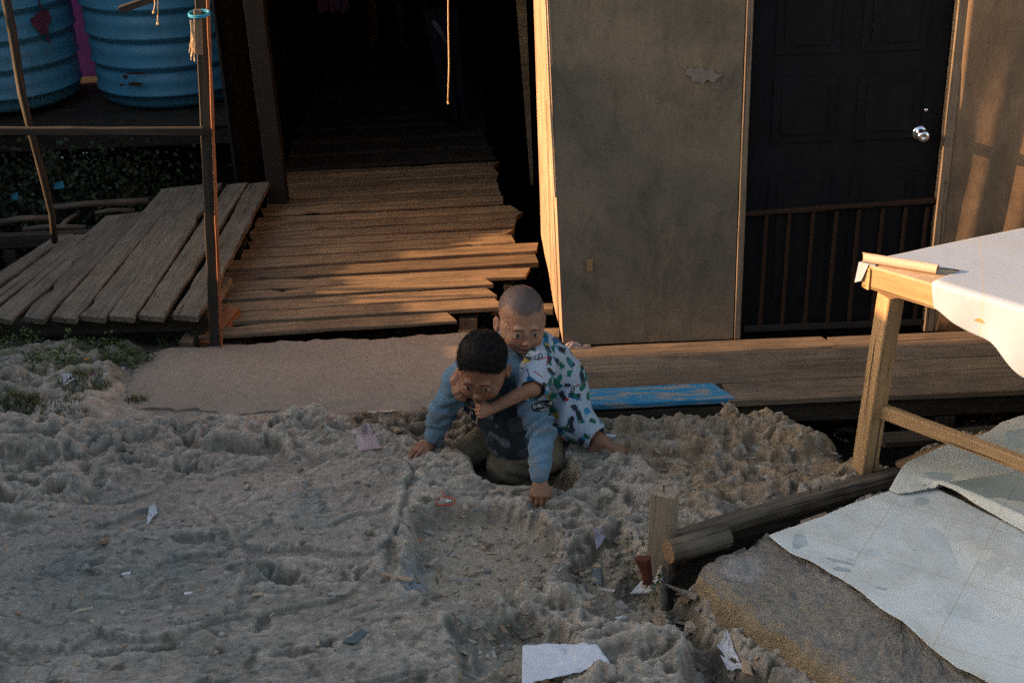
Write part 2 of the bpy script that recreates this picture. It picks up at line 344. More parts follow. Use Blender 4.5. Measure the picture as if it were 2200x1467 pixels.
LUMPS = [(1400, 885, .09, .035, .06), (1645, 885, .07, .05, .07), (1490, 935, .09, .05, .06), (1560, 905, .08, .04, .05), (1330, 1010, .16, .10, .06), (1490, 1085, .10, .05, .05), (1220, 1090, .10, .04, .03),
         (920, 1000, .12, .06, .015), (950, 1065, .10, .06, .02), (1090, 1085, .12, .03, .008), (1310, 1170, .10, .08, .05), (1080, 1300, .09, .025, .05), (1150, 1290, .10, .02, .05), (1220, 1280, .12, .02, .04), (980, 1330, .08, .03, .04),
         (500, 950, .14, .04, .04), (830, 945, .12, .05, .05), (640, 905, .14, .04, .05), (250, 940, .14, .03, .04), (100, 985, .2, .04, .04), (300, 985, .1, .03, .03), (730, 850, .1, .03, .02), (1050, 1430, .12, .03, .05), (1040, 1340, .05, .04, .05),
         (1380, 1380, .16, .04, .05), (1460, 1420, .12, .05, .05), (1310, 1460, .16, .04, .05), (1010, 1390, .02, .12, .03), (1720, 960, .10, .06, .05), (1600, 970, .10, .05, .04), (40, 830, .16, .06, .05), (150, 880, .18, .03, .03), (560, 1210, .05, .04, .035), (350, 1150, .3, .05, .015), (950, 1440, .1, .05, .03)]
def ground_fields(X, Y):
    wx = X+.030*pf(X*6, Y*6, o=4, seed=3); wy = Y+.030*pf(X*6+9, Y*6, o=4, seed=4)
    wx = wx+.010*pf(X*34, Y*34, o=3, seed=5); wy = wy+.010*pf(X*34+9, Y*34, o=3, seed=6)
    D = {k: sdist(wx, wy, P) for k, P in PP.items()}
    h = -.045-.012*(5.2-Y)+.030*pf(X*1.2, Y*1.6, o=3, seed=9)
    sm = sstep(-.06, .08, D['smooth']); basin = np.maximum.reduce([sstep(-.012, .05, D[k]) for k in ('low1', 'low2', 'low3', 'low4')])
    fore = sstep(4.2, 3.8, Y)*sstep(.05, -.30, X)
    rough = (1-.95*sm)*(1-.96*basin)*(1-.90*fore)
    rough = rough*(1-.72*np.exp(-((X+.05)/.62)**2-((Y-4.62)/.34)**2))
    rg = pr(X*3.2+.9*pf(X*2.5, Y*2.5, o=2, seed=21), Y*5.6+.5*pf(X*3+3, Y*4, o=2, seed=22), o=4, seed=13, g=.42)
    hol = sstep(.02, -.10, rg); rg2 = np.where(rg < -.05, -.05+.12*(rg+.05), rg)      # flat sandy floors between rounded ridges
    amp = .074+.010*sstep(4.4, 4.9, Y)
    h = h+amp*rough*rg2
    h = h-.018*(.5+.5*vn(X*9, Y*9, 0., 91))*(np.exp(-(D['plate']/.007)**2)+np.exp(-(D['plate2']/.007)**2)*.8)*(1-basin)
    right = sstep(.25, .5, X)*sstep(4.1, 4.35, Y)
    p = pf(X*8, Y*12, o=3, seed=31); h = h-.040*rough*(1-hol*.6)*sstep(.34, .46, p)
    h = h+rough*(1-.7*hol)*(.013*pf(X*13, Y*19, o=4, seed=41, g=.55)+.030*right*pf(X*9, Y*13, o=4, seed=43, g=.6))
    h = h+.0028*pf(X*40, Y*48, o=3, seed=47, g=.7)*(.45+.55*rough)*(1-basin*.6)+sm*.012*pf(X*3.5, Y*5, o=4, seed=49)
    # thin broken ledges running diagonally over the smooth rock
    U_, V_ = X*.93+Y*.36, -X*.36+Y*.93; q = (V_*1.7+.7*pf(U_*1.6, V_*3.2, o=5, seed=53, g=.5))*1.7; fq = q-np.floor(q)
    led = sstep(.47, .53, fq)-fq; on = sstep(-.12, .15, pf(U_*1.4+3, V_*2.4, o=3, seed=55)); hard = np.maximum(sm, fore)*(1-basin); h = h+.020*led*on*hard
    h = h+.006*pf(U_*5, V_*8, o=4, seed=57, g=.5)*fore-.008*hard*sstep(.42, .50, pf(X*15, Y*20, o=3, seed=59))
    h = h+.036*sstep(-.012, .012, D['plate'])*(1-basin)*.7+.024*sstep(-.015, .015, D['plate2'])
    h = h-.062*basin+basin*.005*pf(X*12, Y*14, o=4, seed=61)
    e = np.exp(-(D['low1']/.035)**2)+np.exp(-(D['low2']/.03)**2)*.8; h = h+.016*e*(.6+.8*pf(X*11, Y*11, o=2, seed=63))
    # crack network and knobbly eroded rock
    mk_ = sstep(-.25, .15, pf(X*1.9+8, Y*2.6, o=3, seed=111)); rock = 1-basin
    n_ = pf(wx*2.6+2, wy*4.6, o=4, seed=113, g=.55); h = h-.014*rock*mk_*(.5+.5*rough)*np.exp(-(n_/.035)**2)
    n_ = pf(wx*7+2, wy*10, o=3, seed=115, g=.55); h = h-.007*rock*(.15+.85*mk_)*(.12+.88*rough)*np.exp(-(n_/.05)**2)
    w1, w2 = worley(X*20+1.2*pf(X*14, Y*14, o=2, seed=117), Y*27+1.2*pf(X*14+5, Y*14, o=2, seed=118), 119)
    kn = (.5-w1)*1.2+.5*sstep(0, .3, w2-w1); hm = sstep(-.15, .25, pf(X*2.7+1, Y*3.9, o=3, seed=125)); h = h+.0075*kn*rough*(.25+.75*hm)+.0010*kn*rock*hm*(1-fore*.3)
    w1, w2 = worley(X*48+1.2*pf(X*30, Y*30, o=2, seed=121), Y*58, 123); h = h+.0034*(.5-w1)*rock*(.14+.86*rough)*(.4+.6*hm)
    for arr, sg in ((PITS, -1), (LUMPS, 1)):
        for px, py, rx, ry, a in arr:
            c = G(px, py, -.04); r = np.hypot((wx-c[0])/rx, (wy-c[1])/ry); h = h+sg*a*(sstep(1., .45, r) if sg < 0 else np.exp(-r*r*1.6)*(.8+.6*pf(X*15, Y*17, o=3, seed=67)))
    h = h-.145*sstep(-.01, .05, D['pit'])-.03*sstep(-.02, .05, D['soil'])-.30*sstep(.0, .16, D['under'])-.16*sstep(-.01, .05, D['gully'])-.060*sstep(-.03, .05, D['moat'])
    h = h+.016*sstep(-.05, .05, D['soil'])*pf(X*16, Y*20, o=4, seed=69, g=.6)
    h = h-.50*sstep(5.98, 6.6, Y)*sstep(-1.0, -.8, -np.abs(X+2.9)+1.3) - .55*sstep(5.6, 6.4, Y)*sstep(-1.6, -1.3, X) - 1.0*sstep(6.3, 7.6, Y)
    flat = sstep(5.14, 5.3, Y)*sstep(-1.95, -1.8, X)*sstep(.5, .3, X)*(Y < 6.3); h = h*(1-flat)+flat*np.minimum(h, -.07)
    flat = sstep(5.02, 5.1, Y)*sstep(.22, .3, X); h = h*(1-flat)+flat*np.minimum(h, -.09)
    far = sstep(3, 6, np.hypot(X, Y-5)-3); h = h*(1-far)+far*np.where(Y > 6.3, -1.4, -.08)
    return h, D, sm, basin, rg, hol*rough
def ground_h(x, y):
    h = ground_fields(np.array([[x]], float), np.array([[y]], float))[0]; return float(h[0, 0])
def axis(a, b, step, lo, hi):
    core = np.arange(a, b, step); l = []; v = a; s = step
    while v > lo: s *= 1.35; v -= s; l.append(v)
    r = []; v = b; s = step
    while v < hi: r.append(v); s *= 1.35; v += s
    return np.array(l[::-1]+list(core)+r)
gx = axis(-2.7, 2.2, .0060, -150, 150); gy = np.concatenate([axis(3.1, 5.3, .0048, -60, 5.3)[:-1], axis(5.3, 6.4, .010, 5.3, 250)]); gy = np.unique(gy[(gy < 5.295) | (gy > 5.299)])
GX, GY = np.meshgrid(gx, gy); gh, GD, gsm, gba, grg, gp = ground_fields(GX, GY)
def lerp(a, b, t): return np.asarray(a)*(1-t[..., None])+np.asarray(b)*t[..., None]
n1 = pf(GX*1.7, GY*2.3, o=5, seed=71); n2 = pf(GX*9, GY*12, o=5, seed=73, g=.6); n3 = pf(GX*45, GY*50, o=3, seed=79, g=.7)
gc = lerp((.27, .245, .215), (.40, .35, .30), sstep(-.45, .45, n1+.6*n2))
gc = lerp(gc, (.44, .355, .275), (.5*sstep(.05, .45, n2))*(1-.5*gsm)); gc = lerp(gc, (.34, .30, .265), gsm*.5)
gc = lerp(gc, (.37, .315, .25), np.maximum(gba*.85, gp*.6)); gc = lerp(gc, (.19, .175, .15), .55*sstep(.12, .45, pf(GX*4, GY*6, o=5, seed=83, g=.6)))
c0 = G(200, 1230, 0); teal = np.exp(-(((GX-c0[0])/.5)**2+((GY-c0[1])/.35)**2)); gc = lerp(gc, (.17, .20, .195), np.clip(teal*(.45+.7*n2)+.45*sstep(.25, .5, pf(GX*3+2, GY*4, o=4, seed=85)), 0, .7))
c0 = G(885, 1210, 0); bl = np.exp(-(((GX-c0[0])/.035)**2+((GY-c0[1])/.13)**2)); gc = lerp(gc, (.30, .39, .48), np.clip(bl*(.4+1.2*n2), 0, .6))
gc = lerp(gc, (.13, .095, .065), sstep(-.02, .04, GD['soil'])*.85); gc = lerp(gc, (.34, .25, .165), sstep(-.1, .1, GD['brown'])*sstep(-.4, .3, n2)*.8)
gc = lerp(gc, (.055, .042, .03), sstep(-.03, .05, GD['under'])*.9); gc = lerp(gc, (.06, .045, .03), sstep(-.02, .03, GD['gully'])*.85); gc = lerp(gc, (.10, .08, .055), sstep(-.005, .03, GD['pit'])*.8)  # pit colour darkened further to deepen its shade
gc = lerp(gc, (.19, .165, .12), sstep(-.01, .05, GD['low3'])*.5); gc = lerp(gc, (.11, .09, .065), sstep(-.03, .05, GD['moat'])*.7)
gc = lerp(gc, (.09, .10, .045), sstep(-.05, .08, GD['grass'])*sstep(-.2, .3, n2)*.7)
gc = lerp(gc, (.085, .085, .06), .75*sstep(.32, .5, pf(GX*7+5, GY*9, o=4, seed=89))*(1-gba)*(1-gsm))
def blur(a, r_, ax):
    c_ = np.cumsum(np.concatenate([np.repeat(np.take(a, [0], ax), r_, ax), a, np.repeat(np.take(a, [-1], ax), r_, ax)], ax), ax); n_ = a.shape[ax]
    return (np.take(c_, np.arange(2*r_, 2*r_+n_), ax)-np.take(c_, np.arange(0, n_), ax))/(2*r_)
rel = gh-blur(blur(gh, 6, 0), 6, 1); t_ = sstep(-.007, .007, rel)*(1-gba); gc = gc*(.80+.42*t_+.16*gba)[..., None]; gc = lerp(gc, (.46, .42, .36), .30*sstep(.004, .012, rel)*(1-gba)); gc = lerp(gc, (.30, .215, .135), .55*sstep(-.1, .1, GD['brown'])*sstep(-.3, .3, n2+.2))   # ridge light and hollow shade painted from relief; brown earth tint
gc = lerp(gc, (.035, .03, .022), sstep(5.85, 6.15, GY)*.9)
n4 = pf(GX*22, GY*26, o=4, seed=97, g=.7); gc = gc*(1.14+.36*n3+.30*n4)[..., None]*np.array((1.04, 1.02, .96))
ny, nx = GX.shape; idx = np.arange(nx*ny).reshape(ny, nx)
gf = np.stack([idx[:-1, :-1], idx[:-1, 1:], idx[1:, 1:], idx[1:, :-1]], -1).reshape(-1, 4)
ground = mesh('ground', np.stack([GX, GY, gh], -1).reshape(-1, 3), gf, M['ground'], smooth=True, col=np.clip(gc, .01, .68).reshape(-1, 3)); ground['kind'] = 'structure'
def hz(x, y):                            # height of the finished ground under a point
    i = np.clip(np.searchsorted(gx, x), 1, nx-1); j = np.clip(np.searchsorted(gy, y), 1, ny-1); return float(gh[j, i])
def onpix(px, py):                       # where the photograph's pixel meets the finished ground
    p = G(px, py, -.05)
    for _ in range(12): p = G(px, py, hz(p[0], p[1])*.7+p[2]*.3)
    return np.array([p[0], p[1], hz(p[0], p[1])])
wb = mesh('water', [(-150, 6.6, -.62), (150, 6.6, -.62), (150, 250, -.62), (-150, 250, -.62)], [[0, 1, 2, 3]], M['water']); wb['kind'] = 'structure'
pw = [(1.2, 4.7, -.30), (2.9, 4.7, -.30), (2.9, 5.9, -.30), (1.2, 5.9, -.30)]
o = mesh('water', pw, [[0, 1, 2, 3]], M['water']); o['kind'] = 'structure'
# loose chips and grit
def debris():
    rs = np.random.RandomState(5); V = []; F = []; Cc = []; cnt = 0
    zones = [('low1', 330, 1), ('low2', 260, 1), ('low3', 420, 1.3), ('low4', 200, 1.2), ('brown', 340, 1), ('soil', 220, 1.), ('smooth', 120, .7), (None, 700, .8)]
    for k, n, sc in zones:
        if k: P = PP[k]; lo, hi = P.min(0), P.max(0)
        else: lo, hi = np.array([-2., 3.1]), np.array([1., 5.3])
        lo = np.maximum(lo, (-2.6, 3.05)); hi = np.minimum(hi, (2.2, 5.6))
        x = rs.uniform(lo[0], hi[0], n); y = rs.uniform(lo[1], hi[1], n)
        if k: ok = sdist(x, y, PP[k]) > -.01; x, y = x[ok], y[ok]
        for a, b in zip(x, y):
            z = hz(a, b); chip = rs.rand() < .42; th = rs.uniform(0, 3.14); r = rs.gamma(2., .0022)*sc+.002
            if chip: L, w, t = r*rs.uniform(1.5, 5), r*.8, r*.25
            else: L, w, t = r*rs.uniform(.9, 1.4), r, r*.8
            c, s = math.cos(th), math.sin(th); tz = rs.uniform(-.2, .2)
            base = np.array([(-L, -w, 0), (L*.9, -w*.8, 0), (L, w, 0), (-L*.8, w*.9, 0), (-L*.8, -w*.7, t), (L*.7, -w*.6, t), (L*.8, w*.7, t), (-L*.7, w*.6, t)])*(1+.2*rs.randn(8, 1)*.5)
            q = np.stack([a+base[:, 0]*c-base[:, 1]*s, b+base[:, 0]*s+base[:, 1]*c, z-.0008+base[:, 2]+base[:, 0]*tz*(.3)], -1)
            V.append(q); F += [[i+cnt for i in f] for f in ((0, 3, 2, 1), (4, 5, 6, 7), (0, 1, 5, 4), (1, 2, 6, 5), (2, 3, 7, 6), (3, 0, 4, 7))]; cnt += 8
            pal = [(.55, .46, .34), (.42, .36, .29), (.50, .46, .41), (.30, .25, .19), (.48, .34, .22)]; cc = np.array(pal[rs.randint(5)])*rs.uniform(.6, 1.15); Cc.append(np.repeat(cc[None], 8, 0))
    o = mesh('gravel', np.vstack(V), F, M['ground'], col=np.vstack(Cc)); _cust(o, 'small stone chips and wood splinters scattered over the rock', 'gravel', kind='stuff')
debris()

# ================================================================== slab, walkway, deck, platform
def sheet(name, pts, th, mat, parent=None, zf=None, sub=40, rough=0., smooth=True, seed=0, disp=0.):
    """thick plate from a quad of top corners (ordered round), optional ragged edge and surface relief"""
    P = np.asarray(pts, float); n = sub; u = np.linspace(0, 1, n+1); Uu, Vv = np.meshgrid(u, u)
    q = (P[0][None, None]*((1-Uu)*(1-Vv))[..., None]+P[1][None, None]*(Uu*(1-Vv))[..., None]+P[2][None, None]*(Uu*Vv)[..., None]+P[3][None, None]*((1-Uu)*Vv)[..., None])
    if rough:
        cen = P.mean(0); ed = np.minimum.reduce([Uu, 1-Uu, Vv, 1-Vv]); k = rough*fbm(q[..., 0]*9, q[..., 1]*9, o=4, seed=seed)*sstep(.12, 0, ed)
        dv = q-cen; dv[..., 2] = 0; dv = dv/(np.linalg.norm(dv, axis=-1, keepdims=True)+1e-9); q = q+dv*k[..., None]
    if disp: q[..., 2] += disp*fbm(q[..., 0]*10, q[..., 1]*10, o=5, seed=seed+3)
    if zf is not None: q[..., 2] += zf(q[..., 0], q[..., 1])
    b = q.copy(); b[..., 2] -= th
    N_ = (n+1)**2; V = np.vstack([q.reshape(-1, 3), b.reshape(-1, 3)]); I = np.arange(N_).reshape(n+1, n+1); F = []
    for j in range(n):
        for i in range(n):
            F.append([I[j, i], I[j, i+1], I[j+1, i+1], I[j+1, i]]); F.append([N_+I[j, i], N_+I[j+1, i], N_+I[j+1, i+1], N_+I[j, i+1]])
    ring = list(I[0, :])+list(I[1:, n])+list(I[n, -2::-1])+list(I[-2:0:-1, 0])
    for a, b2 in zip(ring, ring[1:]+ring[:1]): F.append([b2, a, N_+a, N_+b2])
    o = mesh(name, V, F, mat, parent, smooth)
    if smooth:
        for p in o.data.polygons: p.use_smooth = abs(p.normal.z) > .6
    return o
def P3(px, py, z): return tuple(G(px, py, z))
slab = sheet('concrete_ramp', [P3(225, 868, -.05), (.15, 5.10, -.05), (.12, 5.98, -.012), P3(322, 748, -.012)], .07, M['slab'], sub=90, rough=.06, seed=4, disp=.006, zf=lambda x, y: .006*fbm(x*2, y*2, o=2, seed=5)-.034*sstep(5.42, 5.2, y+.10*pf(x*5, y*5, o=3, seed=3))-.03*sstep(-1.62, -1.82, x+.08*pf(x*5, y*5, o=3, seed=7)))
_cust(slab, 'worn brown concrete slab between the rock and the plank walkway', 'slab')
walk = thing('boardwalk', 'shadowed plank walkway with ragged right ends leading back between the houses', 'walkway', (-.7, 6.1, 0))
mb = MB(); mb_far = MB(); rs = random.Random(3)
rowpx = [(722, 470, 1010), (700, 478, 1068), (668, 490, 1062), (640, 498, 1045), (612, 505, 1135), (592, 512, 1142), (575, 520, 1161), (553, 540, 1097), (532, 548, 1092), (508, 560, 1103), (489, 575, 1110), (474, 585, 1094)]
y = 6.04; i = 0; xr_tab = [-.30, -.06, -.10, -.115, .10, .155, .165, .03, .015, .05, .075, .045, -.02, -.04, -.05, -.055, -.06, -.06, -.075, -.08]
while y < 13.2:
    w = rs.uniform(.08, .14) if y < 9.2 else rs.uniform(.1, .2); gap = rs.uniform(.022, .048)
    if i < 3: w = .115
    yc = y+w/2; xl = -1.50-.03*rs.random()-(.05 if y < 7 else 0); xr = xr_tab[i] if i < len(xr_tab) else -.12-.01*(i-20)*.3
    tilt = .016*rs.uniform(-1, 1)+.03; zz = .0+.010*rs.uniform(-1, 1)+.004
    plank(mb if yc < 8.75 else mb_far, (xl, yc-tilt, zz), (xr, yc+tilt, zz), w, rs.choice([.022, .028, .035]), seed=i*7+1, rough=.005, endcut=(rs.uniform(-.02, .02), rs.uniform(-.03, .03)), chips=rs.choice([0, 1, 1, 2]))
    y += w+gap; i += 1
mb.build('deck_boards', M['wood_walk'], walk); mb_far.build('far_deck_boards', M['wood_black'], walk)  # far boards use the darker wood so the passage sinks into shade
mb = MB()
for xx in (-1.40, -.22):
    plank(mb, (xx, 6.0, -.045), (xx-.03, 13.0, -.045), .09, .11, seed=int(xx*10)+90, n=20)
plank(mb, (-.02, 6.2, -.05), (.02, 7.6, -.05), .05, .08, seed=77, n=10)
mb.build('beam', M['wood_dark'], walk)
def piles(par, xs, ys, w, z0, z1):
    for xx in xs:
        for yy in ys: b_ = MB(); box(b_, (xx-w, yy-w, z0), (xx+w, yy+w, z1)); b_.build('pile', M['wood_dark'], par)
piles(walk, (-1.40, -.22), (6.25, 8.2, 10.2, 12.5), .05, -1.5, -.16)
mb = MB(); plank(mb, (-.10, 6.34, -.04), (.22, 6.30, -.035), .07, .04, seed=301); mb.build('loose_end_board', M['wood_walk'], walk)
mb = MB(); plank(mb, (-.02, 6.10, -.08), (.24, 6.08, -.08), .10, .05, seed=305); mb.build('loose_end_board', M['wood_walk'], walk)
# right deck
deck = thing('plank_deck', 'low plank deck in front of the door with a blue front board', 'deck', (1.2, 5.4, 0))
mb = MB(); yb = [5.115, 5.29, 5.45, 5.605, 5.725]
spans = {0: [(.935, 1.60), (1.604, 3.4)], 1: [(.16, 1.64), (1.645, 3.4)], 2: [(.17, 3.4)], 3: [(.15, 1.5), (1.503, 3.4)]}
for k, sp in spans.items():
    for a, b in sp:
        w = yb[k+1]-yb[k]-.004; plank(mb, (a, (yb[k]+yb[k+1])/2, .001*k), (b, (yb[k]+yb[k+1])/2+.01, .001*k), w, .03, seed=400+k*3+int(a*5), rough=.0025, endcut=(.0, .03))
mb.build('deck_boards', M['wood_deck'], deck)
bm_ = N('blue painted wood', .6, .35); v = bm_.coord((2, 14, 14), 'pc'); nn = bm_.noise(v, 3, 6, .7); c = bm_.mix(bm_.ramp(nn, [(.47, g3(0)), (.56, g3(.95))]), (.02, .20, .38), (.26, .25, .22)); bm_.col(c); bm_.bump(nn, .001, .5); M['bluepaint'] = bm_.m
mb = MB(); plank(mb, (.02, 5.195, .006), (.925, 5.215, .006), .155, .028, seed=431, rough=.002, endcut=(0, .04)); mb.build('blue_board', M['bluepaint'], deck)
mb = MB()
for yy in (5.17, 5.62):
    mb = MB(); plank(mb, (.1, yy, -.04), (3.4, yy+.02, -.04), .07, .09, seed=440+int(yy*9), n=20)
    mb.build('beam', M['wood_dark'], deck)
piles(deck, (.7, 1.9, 3.1), (5.17, 5.62), .04, -.8, -.135)
mb = MB(); plank(mb, (1.55, 4.98, -.13), (3.2, 5.03, -.12), .09, .03, seed=450, endcut=(.03, 0)); o = mb.build('loose_board', M['wood_dark']); _cust(o, 'dark fallen board lying in the shade below the deck edge', 'board')
# left platform
plat = thing('plank_platform', 'grey slanting plank platform left of the leaning post', 'platform', (-2.1, 6.0, .15))
mb = MB(); zf = .15
pl = [((370, 680), (540, 393), 1), ((295, 680), (490, 395), 1), ((232, 682), (432, 397), 1), ((170, 682), (397, 399), 1), ((107, 684), (352, 404), 1), ((40, 684), (268, 458), 0), ((-30, 684), (232, 462), 0), ((-95, 684), (150, 505), 0), ((-160, 684), (118, 505), 0)]
for k, (a, b, w_) in enumerate(pl):
    p = np.array(P3(*a, zf)); q = np.array(P3(*b, zf)); wd = .134; p[0] += .065; q[0] += .055
    plank(mb, p, q, wd if k not in (7, 8) else .10, .028, seed=500+k*5, rough=.010, chips=[0, 1, 2, 1, 0, 2, 1, 1, 2][k], endcut=(-.02, .02), sag=-.006+.003*(k % 3))
mb.build('deck_boards', M['wood_grey'], plat)
mb = MB()
plank(mb, (-3.4, 6.06, .118), (-1.50, 6.06, .118), .06, .09, seed=551, n=20); mb.build('beam', M['wood_dark'], plat); mb = MB(); plank(mb, (-3.4, 7.3, .118), (-1.60, 7.3, .118), .06, .08, seed=552, n=20)
mb.build('beam', M['wood_dark'], plat); piles(plat, (-1.56, -2.9), (6.06, 7.3), .035, -1.2, .03)
mb = MB(); plank(mb, (-1.62, 5.98, -.01), (-1.50, 6.55, .10), .06, .05, seed=560); o = mb.build('prop_board', M['wood_deck']); _cust(o, 'short pale board propped under the platform corner beside the post', 'board')
mb = MB(); plank(mb, (-1.52, 5.99, -.02), (-1.42, 6.25, .06), .075, .055, seed=561); o = mb.build('prop_board', M['wood_rust']); _cust(o, 'reddish wood block at the foot of the leaning post', 'board')
# poles behind the platform
for k, (a, b, r, lb) in enumerate([((95, 448), (320, 432), .022, 'long pole lying behind the platform planks'), ((50, 493), (185, 488), .016, 'short pale pole lying left of the platform planks'), ((0, 478), (120, 468), .02, 'dark pole lying at the far left behind the platform'), ((205, 458), (290, 452), .014, 'thin pole touching the back ends of the platform planks'), ((128, 490), (165, 462), .014, 'thin stick leaning across the short pale pole')]):
    mb = MB(); p, q = np.array(P3(*a, .10)), np.array(P3(*b, .10)); tube(mb, [p, (p*.6+q*.4)+(0, 0, .01), q], r, 8, k, .15); o = mb.build('wooden_pole', M['log'], smooth=True); _cust(o, lb, 'pole', 'poles lying behind the platform')
# post with rail
post = thing('railing_post', 'tall leaning wooden post with a rail at the left of the walkway', 'post', (-1.43, 5.93, -.3))
mb = MB(); b0 = np.array(at(462, 745, 5.93)); t0 = np.array(at(424, -160, 5.93)); ax_ = unit(t0-b0)
plank(mb, b0-ax_*.25, t0, .052, .045, up=(0, -1, 0), seed=601, rough=.004, n=30); mb.build('upright', M['wood_dark'], post)
mb = MB(); sd = np.array([.031, -.012, 0]); plank(mb, b0+sd-ax_*.0, t0+sd, .012, .03, up=(0, -1, 0), seed=602, rough=.004, n=30); mb.build('edge_strip', M['wood_rust'], post)
mb = MB(); p = np.array(at(395, 30, 5.895)); q = np.array(at(421, 118, 5.895)); plank(mb, (at(424, 22, 5.87)), at(426, 118, 5.87), .032, .02, up=(0, -1, 0), seed=603); mb.build('nailed_block', M['wood_deck'], post)
mb = MB(); plank(mb, at(-330, 284, 5.90), at(436, 284, 5.90), .035, .03, up=(0, -1, 0), seed=604, n=24); mb.build('rail', M['wood_black'], post)
mb = MB()
for dz in (0, .007):
    c_ = np.array(at(426, 34, 5.87)); rr = .045; tube(mb, [c_+(math.cos(a)*rr, math.sin(a)*rr*.9+.02, dz+.006*math.sin(a)) for a in np.linspace(0, 2*math.pi, 14)], .004, 6, cap=False)
o = mb.build('blue_cord', M['rope_blue'], smooth=True); _cust(o, 'blue cord tied round the leaning post near its top', 'cord')
mb = MB(); r_ = random.Random(8)
for k in range(16):
    s0 = np.array(at(410+r_.uniform(-2, 2), 44, 5.85)); L = r_.uniform(.10, .18); tube(mb, [s0, s0+(r_.uniform(-.006, .006), 0, -L*.5), s0+(r_.uniform(-.03, .008), r_.uniform(-.01, .01), -L)], .0013, 4)
o = mb.build('frayed_rope', M['string']); _cust(o, 'frayed pale rope end hanging from the leaning post', 'rope')
mb = MB(); pts = [at(2, -60, 6.2), at(25, 60, 6.25), at(48, 200, 6.3), at(68, 290, 6.35), at(95, 390, 6.45), at(112, 460, 6.5), at(118, 520, 6.55)]
tube(mb, pts, [.022, .024, .02, .017, .019, .017, .016], 9, 3, .2); o = mb.build('leaning_pole', M['wood_dark'], smooth=True); _cust(o, 'thin crooked pole leaning at the far left in front of the blue tanks', 'pole')
mb = MB(); plank(mb, at(255, 14, 5.8), at(330, -12, 5.8), .03, .03, seed=610); plank(mb, at(320, -8, 5.8), at(440, -60, 5.8), .03, .03, seed=611); o = mb.build('roof_batten', M['wood_dark']); _cust(o, 'broken dark batten end poking in at the top in front of the blue tanks', 'batten')
for k, (x0, x1, yy) in enumerate([(331, 330, 28), (337, 339, 52)]):
    mb = MB(); tube(mb, [at(x0, -25, 5.78), at(x0+2, 10, 5.78), at(x1, yy, 5.78)], .0028, 5); tube(mb, [at(x1, yy-3, 5.78), at(x1, yy+2, 5.78)], .006, 6)
    o = mb.build('hanging_string', M['string'], smooth=True); _cust(o, ['shorter knotted string hanging in front of the right blue tank', 'longer knotted string hanging in front of the right blue tank'][k], 'string', 'knotted strings at the top left')
mb = MB(); tube(mb, [at(962, -150, 7.2), at(963, 60, 7.2), at(964.5, 140, 7.2), at(962, 222, 7.2)], .0035, 5); tube(mb, [at(962, 219, 7.2), at(963.5, 224, 7.2)], .006, 6)
o = mb.build('hanging_string', M['string'], smooth=True); _cust(o, 'long pale string hanging alone in the dark passage', 'string')
# ================================================================== tanks and what stands round them
def tank(pcx, pcy, Yf, label, r=.56, patch=None):
    f = at(pcx, pcy, Yf); cx, z0 = f[0]*(Yf+r)/Yf, f[2]-.0; cy = Yf+r
    t = thing('water_tank', label, 'water tank', (cx, cy, z0), 'blue water tanks on the stand')
    prof = [(0, 0), (r*.80, 0), (r*.87, .012), (r*.92, .05), (r*.94, .10)]; z = .10; w = r*.945
    while z < 1.35:
        h = .205
        prof += [(w, z), (w+.012, z+.010), (w+.012, z+.020), (w+.002, z+.034), (w+.004, z+.09), (w+.004, z+.150), (w-.014, z+.162), (w-.014, z+.174), (w+.002, z+.186)]; z += h; w += r*.018
    prof += [(w, z), (w*.93, z+.10), (w*.6, z+.2), (.2, z+.26), (.2, z+.30), (0, z+.30)]
    lathe('tank_body', prof, M['tank'], t, off=(cx, cy, z0)); return t, cx, cy, z0, r
T2 = tank(395, 241, 9.35, 'blue ribbed water tank behind the leaning post, brown paint smears near its base', r=.62)
T1 = tank(30, 252, 9.25, 'blue ribbed water tank at the left edge with a red paint blot', r=.56)
def on_tank(T, name, mat, stamps):       # paint blots: thin skins lying on the tank wall
    t, cx, cy, z0, r = T; mb = MB()
    for (px, py, w, h, sd) in stamps:
        p = at(px, py, cy-r); a0 = math.asin(max(-1, min(1, (p[0]-cx)/(r*1.03)))); n = 28; V = []; rr = r*1.035+.013
        zz = p[2]
        V.append((cx+rr*math.sin(a0), cy-rr*math.cos(a0), zz))
        for k in range(n):
            th = 2*math.pi*k/n; q = 1+.45*float(fbm(math.cos(th)*1.5+sd, math.sin(th)*1.5, o=3, seed=sd)); a = a0+w/2*q*math.cos(th)/rr
            V.append((cx+rr*math.sin(a), cy-rr*math.cos(a), zz+h/2*q*math.sin(th)))
        mb.add(V, [[0, 1+k, 1+(k+1) % n] for k in range(n)])
    mb.build(name, mat, t)
M['redpaint'] = simple('faded red paint', (.16, .045, .07), .8); M['brownpaint'] = simple('brown smear', (.07, .03, .02), .85)
on_tank(T1, 'paint_blot', M['redpaint'], [(66, 56, .17, .13, 3), (70, 76, .10, .08, 5), (62, 20, .018, .14, 7), (80, 100, .02, .07, 9)])
on_tank(T2, 'paint_blot', M['brownpaint'], [(292, 157, .16, .018, 3), (270, 166, .05, .03, 5), (292, 180, .12, .025, 8), (262, 184, .05, .015, 11)])
std = thing('tank_stand', 'dark plank stand under the blue tanks', 'stand', (-3.2, 9.9, .1)); z_ = T2[3]-.004
mb = MB()
for k in range(9): plank(mb, (-5.4, 9.12+k*.17, z_), (-1.72, 9.12+k*.17, z_), .155, .03, seed=700+k, n=12)
mb.build('deck_boards', M['wood_dark'], std); mb = MB()
plank(mb, (-5.4, 9.10, z_-.04), (-1.74, 9.10, z_-.04), .05, .12, seed=720)
